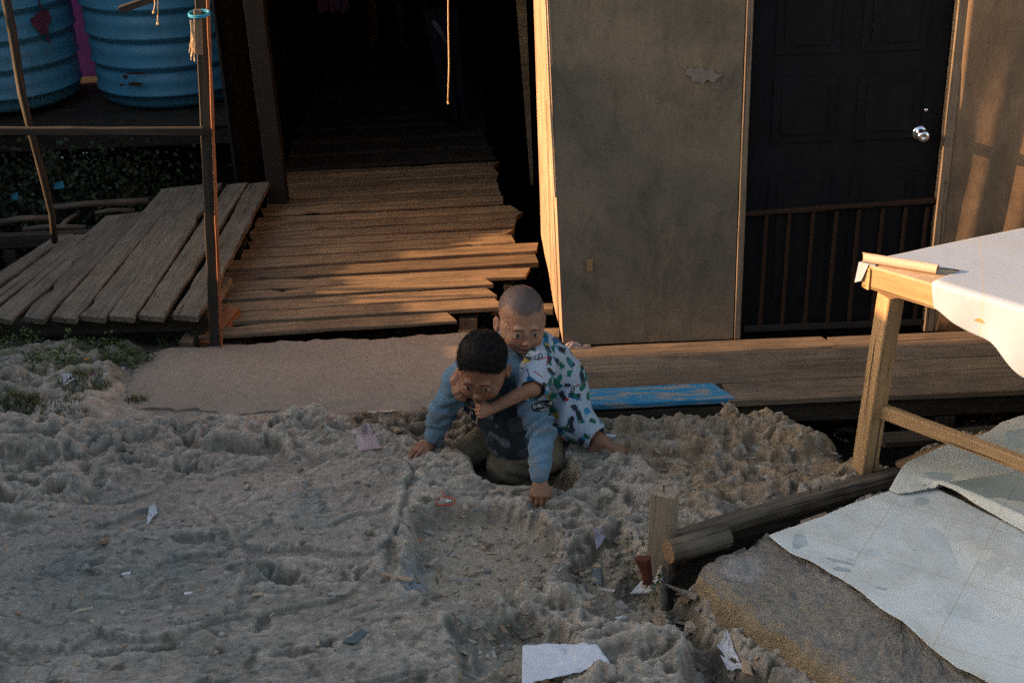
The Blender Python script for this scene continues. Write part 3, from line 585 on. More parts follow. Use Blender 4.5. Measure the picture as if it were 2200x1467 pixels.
mb.build('beam', M['wood_dark'], std); piles(std, (-4.6, -3.2, -1.8), (9.11, 10.35), .05, -1.5, z_-.165)
house = thing('purple_house', 'dark purple painted house wall behind the blue tanks', 'house', (-4, 10.75, 0))
mb = MB(); box(mb, (-6.5, 10.72, .12), (-1.9, 10.80, 3.2)); mb.build('wall', M['purple'], house)
mb = MB(); box(mb, (-6.5, 10.74, -.12), (-1.9, 12.8, .10)); mb.build('floor', M['dark'], house)
mb = MB(); box(mb, (-6.6, 10.85, 3.22), (-1.85, 13.0, 3.28)); mb.build('roof', M['dark'], house)
# skirt of scrap boards below the stand with a few holes that show the bright water behind
sk = thing('scrap_skirt', 'dark scrap board skirt under the tank stand with small bright gaps', 'fence', (-4, 9.9, -.3)); mb = MB()
yS = 9.9; gaps = [(96, 110, 327, 332), (98, 106, 343, 347), (176, 188, 328, 333), (182, 190, 337, 339), (124, 129, 327, 330), (236, 240, 321, 325), (128, 134, 338, 341)]
xs = sorted(set([-420, 560]+[v for g_ in gaps for v in g_[:2]]))
for a, b in zip(xs[:-1], xs[1:]):
    ys = [270]
    for g_ in sorted(gaps, key=lambda g: g[2]):
        if g_[0] <= a and g_[1] >= b: ys += [g_[2], g_[3]]
    ys.append(520)
    for u0, u1 in zip(ys[::2], ys[1::2]):
        p, q = at((a+b)/2, u0, yS), at((a+b)/2, u1, yS); x0, x1 = at(a, 330, yS)[0], at(b, 330, yS)[0]
        mb.add([(x0, yS, q[2]), (x1, yS, q[2]), (x1, yS, p[2]), (x0, yS, p[2]), (x0, yS+.02, q[2]), (x1, yS+.02, q[2]), (x1, yS+.02, p[2]), (x0, yS+.02, p[2])], [[0, 1, 2, 3], [5, 4, 7, 6], [3, 2, 6, 7], [0, 4, 5, 1]])
mb.build('board_panel', M['wood_dark'], sk)
# passage: pillar, left wall, roof, right wall, far end
pil = thing('dark_pillar', 'thick dark wooden pillar at the mouth of the passage', 'pillar', (-1.42, 8.0, 0)); mb = MB()
f_ = at(600, 437, 7.95); plank(mb, (f_[0], 7.95, -1.2), (f_[0]-.03, 7.97, 2.6), .115, .11, up=(0, -1, 0), seed=740, n=20); mb.build('shaft', M['dark'], pil)
hall = thing('passage_house', 'unlit timber house around the dark passage at the end of the walkway', 'house', (-1, 10, 0)); mb = MB()
for k in range(34):
    y0 = 8.3+k*.17; plank(mb, (-1.72-.004*(k % 2), y0, -1.2), (-1.72-.004*(k % 2), y0, 2.445), .18, .02, up=(1, 0, 0), seed=760+k, n=4)
mb.build('left_wall', M['dark'], hall); mb = MB()
for k in range(40):
    y0 = 7.35+k*.17; plank(mb, (.42+.004*(k % 2), y0, -1.2), (.42+.004*(k % 2), y0, 2.445), .18, .02, up=(-1, 0, 0), seed=800+k, n=4)
mb.build('right_wall', M['wood_black'], hall); mb = MB()
box(mb, (-2.35, 6.5, 2.42), (.50, 14.2, 2.47)); mb.build('roof', M['dark'], hall); mb = MB(); box(mb, (-2.5, 14.0, -1.), (.6, 14.05, 2.4)); mb.build('back_wall', M['dark'], hall)  # unseen roof, added to keep sky light out of the passage
mb = MB(); box(mb, (.20, 7.28, .0), (.26, 7.34, 2.6)); mb.build('stud', M['wood_dark'], hall); mb = MB(); box(mb, (.30, 9.0, -.2), (.40, 9.1, 2.4)); mb.build('stud', M['wood_dark'], hall)
mb = MB()
a = [at(1104, -60, 8.6), at(1128, -60, 8.6), at(1146, 395, 8.6), at(1140, 400, 8.6)]; mb.add([*a, *[p+np.array((0, .02, 0)) for p in a]], [[0, 3, 2, 1], [4, 5, 6, 7], [0, 1, 5, 4], [1, 2, 6, 5], [2, 3, 7, 6], [3, 0, 4, 7]])
o = mb.build('leaning_board', M['wood_walk']); _cust(o, 'tall orange brown board standing in the passage behind the lit side wall', 'board')
# ================================================================== the shack on the right
sh = thing('plywood_shack', 'weathered plywood shack with a dark door behind the deck', 'shack', (1.3, 5.8, 0))
WY = 5.74
def panel(name, x0, x1, z0, z1, mat, y0=WY, th=.012, warp=.006, seed=0, bul=()):
    n, m = (60 if bul else 14), 26; V = []; F = []
    for s in (0, 1):
        for j in range(m+1):
            for i in range(n+1):
                z = z0+(z1-z0)*j/m; xx0 = x0-(.022*z if x0 < .5 else 0); x = xx0+(x1-xx0)*i/n; V.append((x, y0+s*th+warp*float(fbm(x*1.5+seed, z*1.3, o=2, seed=seed))-sum(a_*math.exp(-((x-.10*z-c_)/w_)**2)*float(sstep(1.5, .6, z)) for c_, w_, a_ in bul), z))
    k = (n+1)*(m+1)
    for j in range(m):
        for i in range(n):
            a = j*(n+1)+i; F.append([a, a+1, a+n+2, a+n+1]); F.append([k+a, k+a+n+1, k+a+n+2, k+a+1])
    for j in range(m):
        a = j*(n+1); F.append([a, a+n+1, k+a+n+1, k+a]); a += n; F.append([a, k+a, k+a+n+1, a+n+1])
    for i in range(n):
        a = i; F.append([a, k+a, k+a+1, a+1]); a = m*(n+1)+i; F.append([a, a+1, k+a+1, k+a])
    return mesh(name, V, F, mat, sh, smooth=bool(bul))
panel('front_panel', .245, 1.055, .004, 2.75, M['ply'], seed=1)
panel('right_panel', 2.01, 3.6, .004, 2.75, M['ply_warm'], seed=6, warp=.008, bul=[(2.10, .06, .018), (2.31, .09, .034)])
mb = MB(); plank(mb, (1.075, WY-.003, .004), (1.075, WY-.003, 2.7), .032, .05, up=(0, -1, 0), seed=851, n=20, rough=.002); plank(mb, (1.990, WY-.003, .004), (1.990, WY-.003, 2.7), .046, .05, up=(0, -1, 0), seed=853, n=20, rough=.002); plank(mb, (1.055, WY-.002, 2.25), (2.0, WY-.002, 2.25), .03, .05, up=(0, -1, 0), seed=854)
mb.build('door_frame', M['wood_deck'], sh)
# door leaf with raised panels
mb = MB(); dy = WY+.045; box(mb, (1.094, dy, .012), (1.965, dy+.035, 2.22))
for (x0, x1, z0, z1) in [(1.20, 1.48, .95, 1.25), (1.58, 1.86, .95, 1.25), (1.20, 1.48, 1.35, 2.05), (1.58, 1.86, 1.35, 2.05), (1.20, 1.48, .15, .80), (1.58, 1.86, .15, .80)]:
    box(mb, (x0, dy-.008, z0), (x1, dy+.002, z1), .006); box(mb, (x0+.04, dy-.014, z0+.04), (x1-.04, dy-.006, z1-.04), .006)
door = mb.build('door', M['door'], sh)
def child_rev(name, c, axis_pts, mat, parent):
    V = []; F = []; n = 28
    for r, d in axis_pts:
        for j in range(n): a = 2*math.pi*j/n; V.append((c[0]+r*math.cos(a), c[1]-d, c[2]+r*math.sin(a)))
    for i in range(len(axis_pts)-1):
        for j in range(n): k = (j+1) % n; F.append([i*n+j, i*n+k, (i+1)*n+k, (i+1)*n+j])
    return mesh(name, V, F, mat, parent, True)
kp = at(1975, 285, dy); o = child_rev('door_knob', (kp[0], dy, kp[2]), [(0, 0), (.036, 0), (.036, .006), (.026, .012), (.014, .018), (.013, .032), (.022, .040), (.028, .052), (.027, .066), (.018, .074), (.006, .075), (.005, .070), (0, .070)], M['chrome'], door)
o.parent = door; o.matrix_parent_inverse = Matrix.Identity(4)
kp = at(1999, 236, dy); o = child_rev('deadbolt', (kp[0]-.02, dy, kp[2]), [(0, 0), (.009, 0), (.009, .005), (.006, .008), (0, .008)], M['chrome'], door); o.matrix_parent_inverse = Matrix.Identity(4)
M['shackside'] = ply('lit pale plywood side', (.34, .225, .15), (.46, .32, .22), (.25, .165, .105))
sx, sy = .243, 5.742; bx, by = .190, 7.22
V = []; F = []; n, m = 20, 30
for s in (0, 1):
    for j in range(m+1):
        for i in range(n+1):
            u = i/n; zb = .01-.0*u; z = zb+(2.7-zb)*j/m; V.append((sx+(bx-sx)*u-.022*z*(1-u)+s*.010+.006*float(fbm(u*3, z*.7, o=2, seed=4)), sy+(by-sy)*u, z))
k = (n+1)*(m+1)
for j in range(m):
    for i in range(n): a = j*(n+1)+i; F.append([a, a+n+1, a+n+2, a+1]); F.append([k+a, k+a+1, k+a+n+2, k+a+n+1])
for j in range(m): a = j*(n+1); F.append([a, k+a, k+a+n+1, a+n+1]); a += n; F.append([a, a+n+1, k+a+n+1, k+a])
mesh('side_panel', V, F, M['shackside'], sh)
mb = MB(); plank(mb, (.236-.016, 5.735, .75), (.236-.059, 5.735, 2.7), .012, .02, up=(0, -1, 0), seed=871, n=16, rough=.003); mb.build('corner_strip', M['ply_pale'], sh)
mb = MB(); box(mb, (.05, 4.95, 2.76), (3.8, 9.2, 2.80)); mb.build('roof', M['dark'], sh)  # unseen eave drawn forward to shade the front panel
mb = MB(); box(mb, (.36, 5.86, -.07), (3.57, 8.98, -.035)); mb.build('floor', M['dark'], sh)
mb = MB(); box(mb, (.36, 9.0, -.3), (3.6, 9.03, 2.74)); box(mb, (3.58, 5.78, -.3), (3.61, 8.98, 2.74)); mb.build('back_wall', M['ply_side'], sh)
# torn paper and tape stuck on the panels
def blob(name, pts, mat, label, cat, yy, th=.001):
    n = len(pts); V = [(p[0], yy, p[1]) for p in pts]+[(p[0], yy-th, p[1]) for p in pts]
    F = [list(range(n)), [n+i for i in range(n)][::-1]]+[[i, n+i, n+(i+1) % n, (i+1) % n] for i in range(n)]
    o = mesh(name, V, F, mat); _cust(o, label, cat); return o
M['tornpaper'] = simple('torn paper on wood', (.21, .185, .155), .9, nscale=50, var=.6)
def pxy(lst, yy): return [(at(x, y, yy)[0], at(x, y, yy)[2]) for x, y in lst]
blob('torn_poster', pxy([(1462, 141), (1471, 136), (1478, 147), (1487, 142), (1492, 151), (1506, 141), (1514, 152), (1531, 150), (1537, 160), (1553, 162), (1541, 169), (1534, 178), (1519, 172), (1510, 184), (1499, 176), (1488, 178), (1484, 165), (1474, 161), (1475, 152)][::-1], WY-.012), M['tornpaper'], 'torn remains of grey paper stuck high on the plywood panel', 'paper', WY-.010)
blob('tape_scrap', pxy([(1260, 558), (1274, 557), (1273, 583), (1262, 584)][::-1], WY-.012), simple('tan tape', (.30, .19, .08), .7), 'small tan tape scrap low on the plywood panel', 'tape', WY-.010)
# gate in the doorway
gate = thing('low_gate', 'low wooden slat gate standing across the dark doorway', 'gate', (1.5, WY-.06, 0))
gy_ = WY+.010; zt = at(1600, 462, gy_)[2]
mb = MB(); plank(mb, (1.060, gy_, zt), (1.975, gy_, zt+.03), .022, .03, up=(0, -1, 0), seed=881); mb.build('rail', M['bar'], gate)
mb = MB(); box(mb, (1.11, gy_, .03), (1.96, gy_+.02, .06)); mb.build('bottom_rail', M['dark'], gate)
for k, px in enumerate([1640, 1688, 1738, 1787, 1834, 1884, 1932, 1977]):
    x = at(px, 600, gy_)[0]; mb = MB(); plank(mb, (x-.004, gy_+.004, .03), (x+.004, gy_+.004, zt+.0), .018, .014, up=(0, -1, 0), seed=890+k, n=8, rough=.002); mb.build('bar', M['bar'], gate)

# ================================================================== block, sheets, log, stake, table
def polyplate(name, pts, th, mat, zf=None, rings=16, seg=.02, edge=0., relief=0., seed=0, parent=None, bulge=0., smooth=True, fs=12., rnd=0.):
    """plate from a star-shaped outline of 3D points"""
    P = np.asarray(pts, float); out = []
    for a, b in zip(P, np.roll(P, -1, 0)):
        k = max(1, int(np.linalg.norm(b-a)/seg)); out += [a+(b-a)*i/k for i in range(k)]
    O = np.array(out); cen = O.mean(0); n = len(O)
    d = O-cen; d[:, 2] = 0; d /= np.linalg.norm(d, axis=1)[:, None]+1e-9
    O = O+d*(edge*fbm(O[:, 0]*14+seed, O[:, 1]*14, o=4, seed=seed))[:, None]
    rr = np.linspace(0, 1, rings+1)[1:]**.7; L = [cen[None]]+[cen+(O-cen)*r for r in rr]; V = np.vstack(L)
    if rnd: V[:, 2] -= rnd*np.concatenate([[0], np.repeat(sstep(.90, 1.02, rr), n)])
    if zf is not None: V[:, 2] += zf(V[:, 0], V[:, 1])
    if relief: V[:, 2] += relief*fbm(V[:, 0]*fs, V[:, 1]*fs, o=5, seed=seed+1, g=.65)
    F = [[0, 1+i, 1+(i+1) % n] for i in range(n)]
    for r in range(rings-1):
        a, b = 1+r*n, 1+(r+1)*n
        F += [[a+i, b+i, b+(i+1) % n, a+(i+1) % n] for i in range(n)]
    last = 1+(rings-1)*n; base = len(V); lv = 5 if th > .02 else 1; top = V[last:last+n].copy(); X = [V]
    for k in range(1, lv+1):
        q = top.copy(); t = k/lv; q[:, 2] -= th*t
        if bulge: q += d*(bulge*(math.sin(t*3.0)*.9-.5*t)+bulge*.8*fbm(q[:, 0]*16, q[:, 1]*16+t*3, o=3, seed=seed+7))[:, None]
        X.append(q)
    X.append((top.mean(0)-(0, 0, th))[None]); V = np.vstack(X); prev = last
    for k in range(lv):
        a = base+k*n; F += [[prev+i, a+i, a+(i+1) % n, prev+(i+1) % n] for i in range(n)]; prev = a
    F += [[prev+(i+1) % n, prev+i, len(V)-1] for i in range(n)]
    o = mesh(name, V, F, mat, parent, smooth)
    bmn = o.data; import bmesh
    b_ = bmesh.new(); b_.from_mesh(bmn); bmesh.ops.recalc_face_normals(b_, faces=b_.faces); b_.to_mesh(bmn); b_.free()
    return o
def GP(lst, z): return [G(x, y, z) for x, y in lst]
M['block2'] = None
mk = N('weathered concrete block', .92, .2); v = mk.coord(); n_ = mk.noise(v, 5, 8, .7, .3); c = mk.ramp(n_, [(.3, (.19, .17, .145)), (.7, (.30, .27, .225))]); n2_ = mk.noise(v, 34, 5, .7)
c = mk.mix(mk.ramp(n2_, [(.5, g3(0)), (.72, g3(.7))]), c, (.095, .087, .074))
gm = mk.n('NewGeometry'); sx_ = mk.n('SeparateXYZ'); mk.l(gm.outputs['True Normal'], sx_.inputs[0])
c = mk.mix(mk.ramp(sx_.outputs['Z'], [(.35, g3(.75)), (.75, g3(0))]), c, (.33, .24, .13))
ww = mk.n('TexNoise'); mpw = mk.n('Mapping'); w0 = G(1595, 1235, .03); mpw.inputs['Location'].default_value = (-w0[0], -w0[1], 0); tcw = mk.n('TexCoord'); mk.l(tcw.outputs['Object'], mpw.inputs[0]); ln = mk.n('VectorMath', operation='LENGTH'); mk.l(mpw.outputs[0], ln.inputs[0])
nw = mk.noise(v, 16, 5, .8, 1.5); ad = mk.n('Math', operation='MULTIPLY_ADD'); mk.l(nw, ad.inputs[0]); ad.inputs[1].default_value = -.17; mk.l(ln.outputs['Value'], ad.inputs[2])
c = mk.mix(mk.ramp(ad.outputs[0], [(0, g3(.45)), (.015, g3(0))]), c, (.36, .36, .37))
mk.col(c); mk.bump(n2_, .022, 1.); mk.bump(mk.noise(v, 120, 3), .003, .6); M['block2'] = mk.m
blk = polyplate('concrete_block', GP([(1504, 1222), (1512, 1204), (1560, 1184), (1640, 1158), (1760, 1120), (2250, 1250), (2330, 1600), (1960, 1600), (1840, 1470), (1790, 1425), (1690, 1362), (1600, 1300), (1540, 1262)], .055), .175, M['block2'], rings=34, seg=.012, edge=.016, relief=.020, seed=3, bulge=.022, fs=24, rnd=.022)
_cust(blk, 'thick rough concrete block with tan sides lying half under the white sheet', 'concrete block')
lowp = thing('low_platform', 'low timber platform on logs under the white vinyl sheets', 'platform', (1.8, 4.2, 0)); mb = MB()
a0 = G(1700, 1120, .02); a1 = G(1960, 1020, .03)
for k in range(9):
    s_ = np.array([.875, -.19, 0])*0+np.array([.17*k*.6, .17*k*-.0, 0])
    plank(mb, (1.08+.13*k, 4.12+.055*k, .048), (1.62+.13*k, 3.0+.055*k, .048), .12, .02, seed=900+k, n=6)
mb.build('deck_boards', M['wood_deck'], lowp); mb = MB(); plank(mb, (1.05, 4.05, .025), (2.6, 4.75, .025), .06, .07, seed=912, n=8); mb.build('beam', M['wood_dark'], lowp); mb = MB(); plank(mb, (1.5, 3.1, .025), (2.9, 3.6, .025), .06, .07, seed=913, n=8)
mb.build('beam', M['wood_dark'], lowp)
mb = MB(); plank(mb, G(1935, 995, .07), G(2075, 940, .07), .05, .022, seed=915); plank(mb, G(2070, 946, .065), G(2330, 880, .065), .05, .022, seed=916); mb.build('edge_board', M['wood_new'], lowp)
sh1 = polyplate('vinyl_sheet', GP([(1652, 1151), (1700, 1134), (1760, 1113), (1830, 1080), (1905, 1054), (1985, 1035), (2400, 1240), (2400, 1640), (2230, 1640), (2128, 1470), (2060, 1432), (2000, 1388), (1940, 1335), (1890, 1305), (1850, 1270), (1800, 1237), (1766, 1218), (1740, 1203), (1700, 1187), (1675, 1170)], .080), .003, M['vinyl_low'], rings=44, seg=.012, edge=.002, seed=5,
    zf=lambda x, y: .010*fbm(x*4, y*4, o=3, seed=6)+.003*fbm(x*14, y*14, o=2, seed=8))
_cust(sh1, 'dirty white vinyl sheet with a faint tile pattern over the concrete block', 'vinyl sheet', 'vinyl sheets')
_ra, _rb = G(1990, 1026, .1)[:2], G(2230, 1135, .1)[:2]; _rd = unit(_rb-_ra)
def ridge_z(x, y):
    t = (x-_ra[0])*_rd[0]+(y-_ra[1])*_rd[1]; s = (x-_ra[0])*-_rd[1]+(y-_ra[1])*_rd[0]
    return .030*np.exp(-(s/.022)**2)*sstep(-.06, .1, t)+.012*fbm(x*4, y*4, o=3, seed=16)-.02*sstep(.12, .0, t+1.0*np.abs(s))*0
sh2 = polyplate('vinyl_sheet', GP([(1911, 1048), (1938, 1002), (1952, 988), (2010, 965), (2075, 946), (2120, 930), (2150, 908), (2200, 893), (2420, 850), (2420, 1220), (2230, 1158), (2130, 1104), (2060, 1066), (2015, 1044), (1985, 1040), (1960, 1056), (1930, 1057)], .096), .003, M['vinyl_green'], rings=44, seg=.012, edge=.002, seed=9, zf=ridge_z)
_cust(sh2, 'greenish stained vinyl sheet with a raised fold under the table brace', 'vinyl sheet', 'vinyl sheets')
# logs and stake
lg = thing('log_beam', 'dark split log lying along the edge of the low platform, table leg standing on it', 'log', (.9, 4.1, 0))
mb = MB(); plank(mb, G(1452, 1146, .055), G(1965, 998, .035), .075, .065, seed=921, rough=.006, n=30, ch=.018, sag=.012); o = mb.build('trunk', M['log'], lg)
mb = MB(); plank(mb, G(1445, 1165, -.03), G(2000, 1020, -.04), .10, .09, seed=925, rough=.006, n=30, ch=.02); o = mb.build('log_beam', M['wood_dark']); _cust(o, 'black lower log in the hollow beneath the split log', 'log')
endwood = wood('orange log end', (.22, .12, .06), (.36, .22, .12), gr=.3)
p0, p1 = np.array(at(1437, 1186, 3.90)), np.array(at(1560, 1150, 3.99)); mb = MB(); tube(mb, [p0, p0+(p1-p0)*.5, p1], [.044, .046, .046], 14, 5, .10); o = mb.build('short_log', M['log'], smooth=True); _cust(o, 'short log with an orange cut end beside the upright stake', 'log')
d_ = unit(p0-p1); mb = MB(); tube(mb, [p0-d_*.004, p0+d_*.003], [.0425, .041], 14, 5, .10); o2 = mb.build('cut_end', endwood, o)
sk_ = thing('stake', 'square grey stake with a nail in its top standing beside the log', 'stake', tuple(G(1420, 1235, -.05)))
b_ = np.array(at(1408, 1215, 3.97)); b_[2] = -.12; mb = MB(); tp = at(1421, 1066, 3.98)
plank(mb, b_-(0, 0, .1), tp, .088, .075, up=(-.45, -.89, 0), seed=931, rough=.0025, n=8); mb.build('shaft', wood('grey brown stake wood', (.22, .18, .13), (.36, .295, .22), gr=.25), sk_)
mb = MB(); tube(mb, [tp+(0.012, .03, -.01), tp+(.012, .03, .022)], .0025, 6); tube(mb, [tp+(.012, .03, .022), tp+(.012, .03, .0245)], .005, 8); mb.build('nail', M['nail'], sk_)
b2 = G(1384, 1256, -.06); mb = MB(); plank(mb, b2, b2+(-.012, .012, .095), .052, .04, up=(-.35, -.9, .2), seed=78, rough=.016, n=8, ch=.008, chips=2); o = mb.build('brick_piece', M['brick']); _cust(o, 'broken red brick at the foot of the stake', 'brick')
for k, (px, py) in enumerate([(1742, 1062), (1760, 1056)]):
    p = G(px, py, .05); mb = MB(); tube(mb, [p, p+(.003*(k*2-1), 0, .022)], .002, 6); tube(mb, [p+(.003*(k*2-1), 0, .022), p+(.003*(k*2-1), 0, .0235)], .0045, 8); o = mb.build('nail', M['nail']); _cust(o, ['left one of two nails standing in the dark log', 'right one of two nails standing in the dark log'][k], 'nail', 'nails in the log')
# table
TZ = .87; tA = G(1853, 565, TZ); tu = unit(np.r_[(G(2200, 487, TZ)-G(1890, 551, TZ))[:2], 0]); tv = unit(np.r_[(G(2200, 666, TZ)-tA)[:2], 0]); LU, LV = 2.1, 1.5
up3 = np.array([0, 0, 1.])
tb = thing('market_table', 'rough timber market table covered with white vinyl at the right edge', 'table', (tA[0], tA[1], .04))
def tq(u, w, z): return tA+tu*u+tv*w+up3*(z-.80)
def slabq(name, u0, u1, w0, w1, z1, th, mat, parent=None):
    V = [tq(u, w, z) for z in (z1, z1-th) for u, w in ((u0, w0), (u1, w0), (u1, w1), (u0, w1))]
    return mesh(name, V, [[3, 2, 1, 0], [4, 5, 6, 7], [0, 1, 5, 4], [1, 2, 6, 5], [2, 3, 7, 6], [3, 0, 4, 7]], mat, parent)
slabq('table_top', 0, LU, 0, LV, .800, .010, M['ply_pale'], tb)
mb = MB(); plank(mb, tq(.02, .0, .79), tq(.02, LV, .79), .04, .085, seed=941, rough=.003, n=20)
plank(mb, tq(.0, .02, .788), tq(LU, .02, .788), .04, .085, seed=942, rough=.003); plank(mb, tq(LU-.02, 0, .787), tq(LU-.02, LV, .787), .04, .085, seed=943); mb.build('frame_rail', M['wood_new'], tb)
lp = G(1848, 1018, .03)-tA; LU0, LW0 = float(lp@tu), float(lp@tv)
for k, (uu, ww_) in enumerate([(LU0, LW0), (LU-.1, .125), (.075, LV-.1), (LU-.1, LV-.1)]):
    zb = .035-.07; mb = MB(); plank(mb, tq(uu-.040, ww_, zb), tq(uu-.002, ww_+.012, .7045), .074, .072, up=tuple(-tu), seed=950+k, rough=.002, n=10); mb.build('leg', M['wood_new'], tb)
bz = at(1912, 893, tq(LU0, LW0+.03, 0)[1])[2]-.07; mb = MB(); plank(mb, tq(LU0, LW0+.03, bz+.02), tq(LU0, LV-.08, bz+.02), .055, .035, up=tuple(-tu), seed=961, rough=.002); mb.build('brace', M['wood_new'], tb)
# cloth on the table: top with the corner left bare, front overhang
_p1 = G(2012, 584, TZ)-tA; U1, W1 = float(_p1@tu), min(.24, max(.05, float(_p1@tv)))
def cloth_table():
    fold = lambda w: np.clip(.02+.36*(1-w/.27), 0, None)  # bare corner
    nu, nv = 80, 150; V = []; F = []
    us = np.linspace(0, 1, nu+1); ws = np.linspace(-.004, LV+.01, nv+1)
    hang = lambda w: .055+.075*sstep(.22, .40, w)+.16*sstep(.40, .85, w)+.010*math.sin(w*31)
    for w in ws:
        bare = w < .285; s = max(0., .285-w)
        u_start = (U1*w/W1 if w < W1 else U1*(.285-w)/(.285-W1)) if 0 < w < .285 else 0
        hg = 0 if bare else hang(w)*sstep(.285, .31, w)
        nh = 24
        for i in range(nu+1):
            if i <= nh:
                t = 1-i/nh; drop = hg*t; u = u_start-.006*min(1, drop/.01)-.05*drop*0-.012*math.sin(w*23)*t*(0 if bare else 1)*sstep(.3, .5, w); z = .8045-drop+.0
                if bare: z = .8045+.0; u = u_start
            else:
                u = u_start+(LU+.01-u_start)*((i-nh)/(nu-nh)); z = .8045+.0015*float(vn(u*6, w*6, 0., 4))
            if not bare and i == nh: u = u_start-.002
            V.append(tq(u, w, z))
    for j in range(nv):
        for i in range(nu): a = j*(nu+1)+i; F.append([a, a+nu+1, a+nu+2, a+1])
    o = mesh('vinyl_tablecloth', V, F, M['vinyl_top'], smooth=True); m_ = o.modifiers.new('t', 'SOLIDIFY'); m_.thickness = .0015; m_.offset = 1
    _cust(o, 'white tiled vinyl cover stretched over the table with its corner turned back', 'table cover')
cloth_table()
mb = MB(); c0_ = tq(-.004, -.006, .803); V = [c0_+tu*.05, c0_+tv*.03, c0_+tv*.018-tu*.004-up3*.005, c0_-tu*.004-up3*.005, c0_-tu*.012+tv*.01-up3*.07, c0_-tu*.012-tv*.01-up3*.075]
mb.add([tq(.06, -.004, .8035), tq(.0, .055, .8035), tq(-.004, .03, .8035), tq(-.008, -.008, .8035), tq(-.012, .012, .735), tq(-.016, -.012, .722)], [[0, 3, 2, 1], [3, 5, 4, 2]])
o = mb.build('vinyl_scrap', M['vinyl_top']); m_ = o.modifiers.new('t', 'SOLIDIFY'); m_.thickness = .002; _cust(o, 'white vinyl scrap tacked over the left corner of the table', 'vinyl scrap')
r0, r1 = G(1858, 553, .892), G(2014, 578, .892); mb = MB(); n = 26; V = []; m_n = 20
for j in range(m_n+1):
    for i in range(n+1):
        a = i/n*2*math.pi*1.35+2.4; rr = (.019-.003*i/n)*(1-.25*sstep(.25, 0, j/m_n)*sstep(.5, 1, i/n)); d_ = unit(r1-r0); s_ = unit(np.cross(d_, up3)); ext = .03*(i/n-.5)*(1 if j == 0 else (0 if j < m_n else .3))
        V.append(r0+(r1-r0)*j/m_n+d_*ext+s_*rr*math.cos(a)+up3*(rr*math.sin(a)))
o = mesh('paper_roll', V, [[j*(n+1)+i, j*(n+1)+i+1, (j+1)*(n+1)+i+1, (j+1)*(n+1)+i] for j in range(m_n) for i in range(n)], M['paper_tan'], smooth=True); _cust(o, 'curled tan roll of vinyl lying on the corner of the table', 'roll')
# ================================================================== unseen blockers added to shape the sun and sky light
nb = thing('blocker_shack', 'unseen plywood shack added left of the rock to shade it', 'shack', (-5, 3, 0))
mb = MB(); box(mb, (-4.06, -3, -.3), (-4.0, 5.56, 2.12)); box(mb, (-7, 5.50, -.3), (-4.07, 5.56, 2.12)); mb.build('wall', M['ply'], nb); mb = MB(); box(mb, (-7.2, -3.1, 2.14), (-3.8, 5.54, 2.18)); mb.build('roof', M['wood_dark'], nb)
fz = thing('blocker_fence', 'unseen board fence added beyond the left shack to shape the sun patch', 'fence', (-4, 7.5, 0)); mb = MB(); rs = random.Random(4)
for k in range(17): plank(mb, (-4.0, 5.63+k*.122, -.5), (-4.0, 5.63+k*.122, [1.06, 1.04, 1.08, 1.02, 1.04, 1.0, .92, .86, .90, .88, .90, .98, 1.06, 1.1, 1.15, 1.2, 1.2][k]), .130, .02, up=(1, 0, 0), seed=980+k, n=4)  # board tops set the outline of the sun patch on the walkway
for (a_, b__) in (((-4.03, 5.75, .5), (-3.97, 6.5, 3.0)), ((-4.03, 6.5, .4), (-3.98, 5.9, 3.2))): plank(mb, a_, b__, .028, .02, up=(1, 0, 0), seed=995, n=4)
mb.build('board_panel', M['wood_grey'], fz)
mb = MB(); box(mb, (-4.3, 7.55, -.8), (-4.25, 10.0, 2.8)); o = mb.build('blocker_screen', M['ply']); _cust(o, 'tall unseen plywood screen added beside the tank stand to block the sun', 'screen')  # added out of view to stop sun beyond the fence
bb = thing('blocker_building', 'unseen timber wall and roof added behind the camera to cut sky light', 'blocker_building', (0, -2.6, 0)); mb = MB(); box(mb, (-9, -2.70, -1), (9, -2.6, 4.6)); mb.build('wall', M['ply'], bb); mb = MB(); box(mb, (-9.2, -5, 4.62), (9.2, -2.2, 4.7)); mb.build('roof', M['wood_dark'], bb)  # added out of view so faces towards the camera get less sky
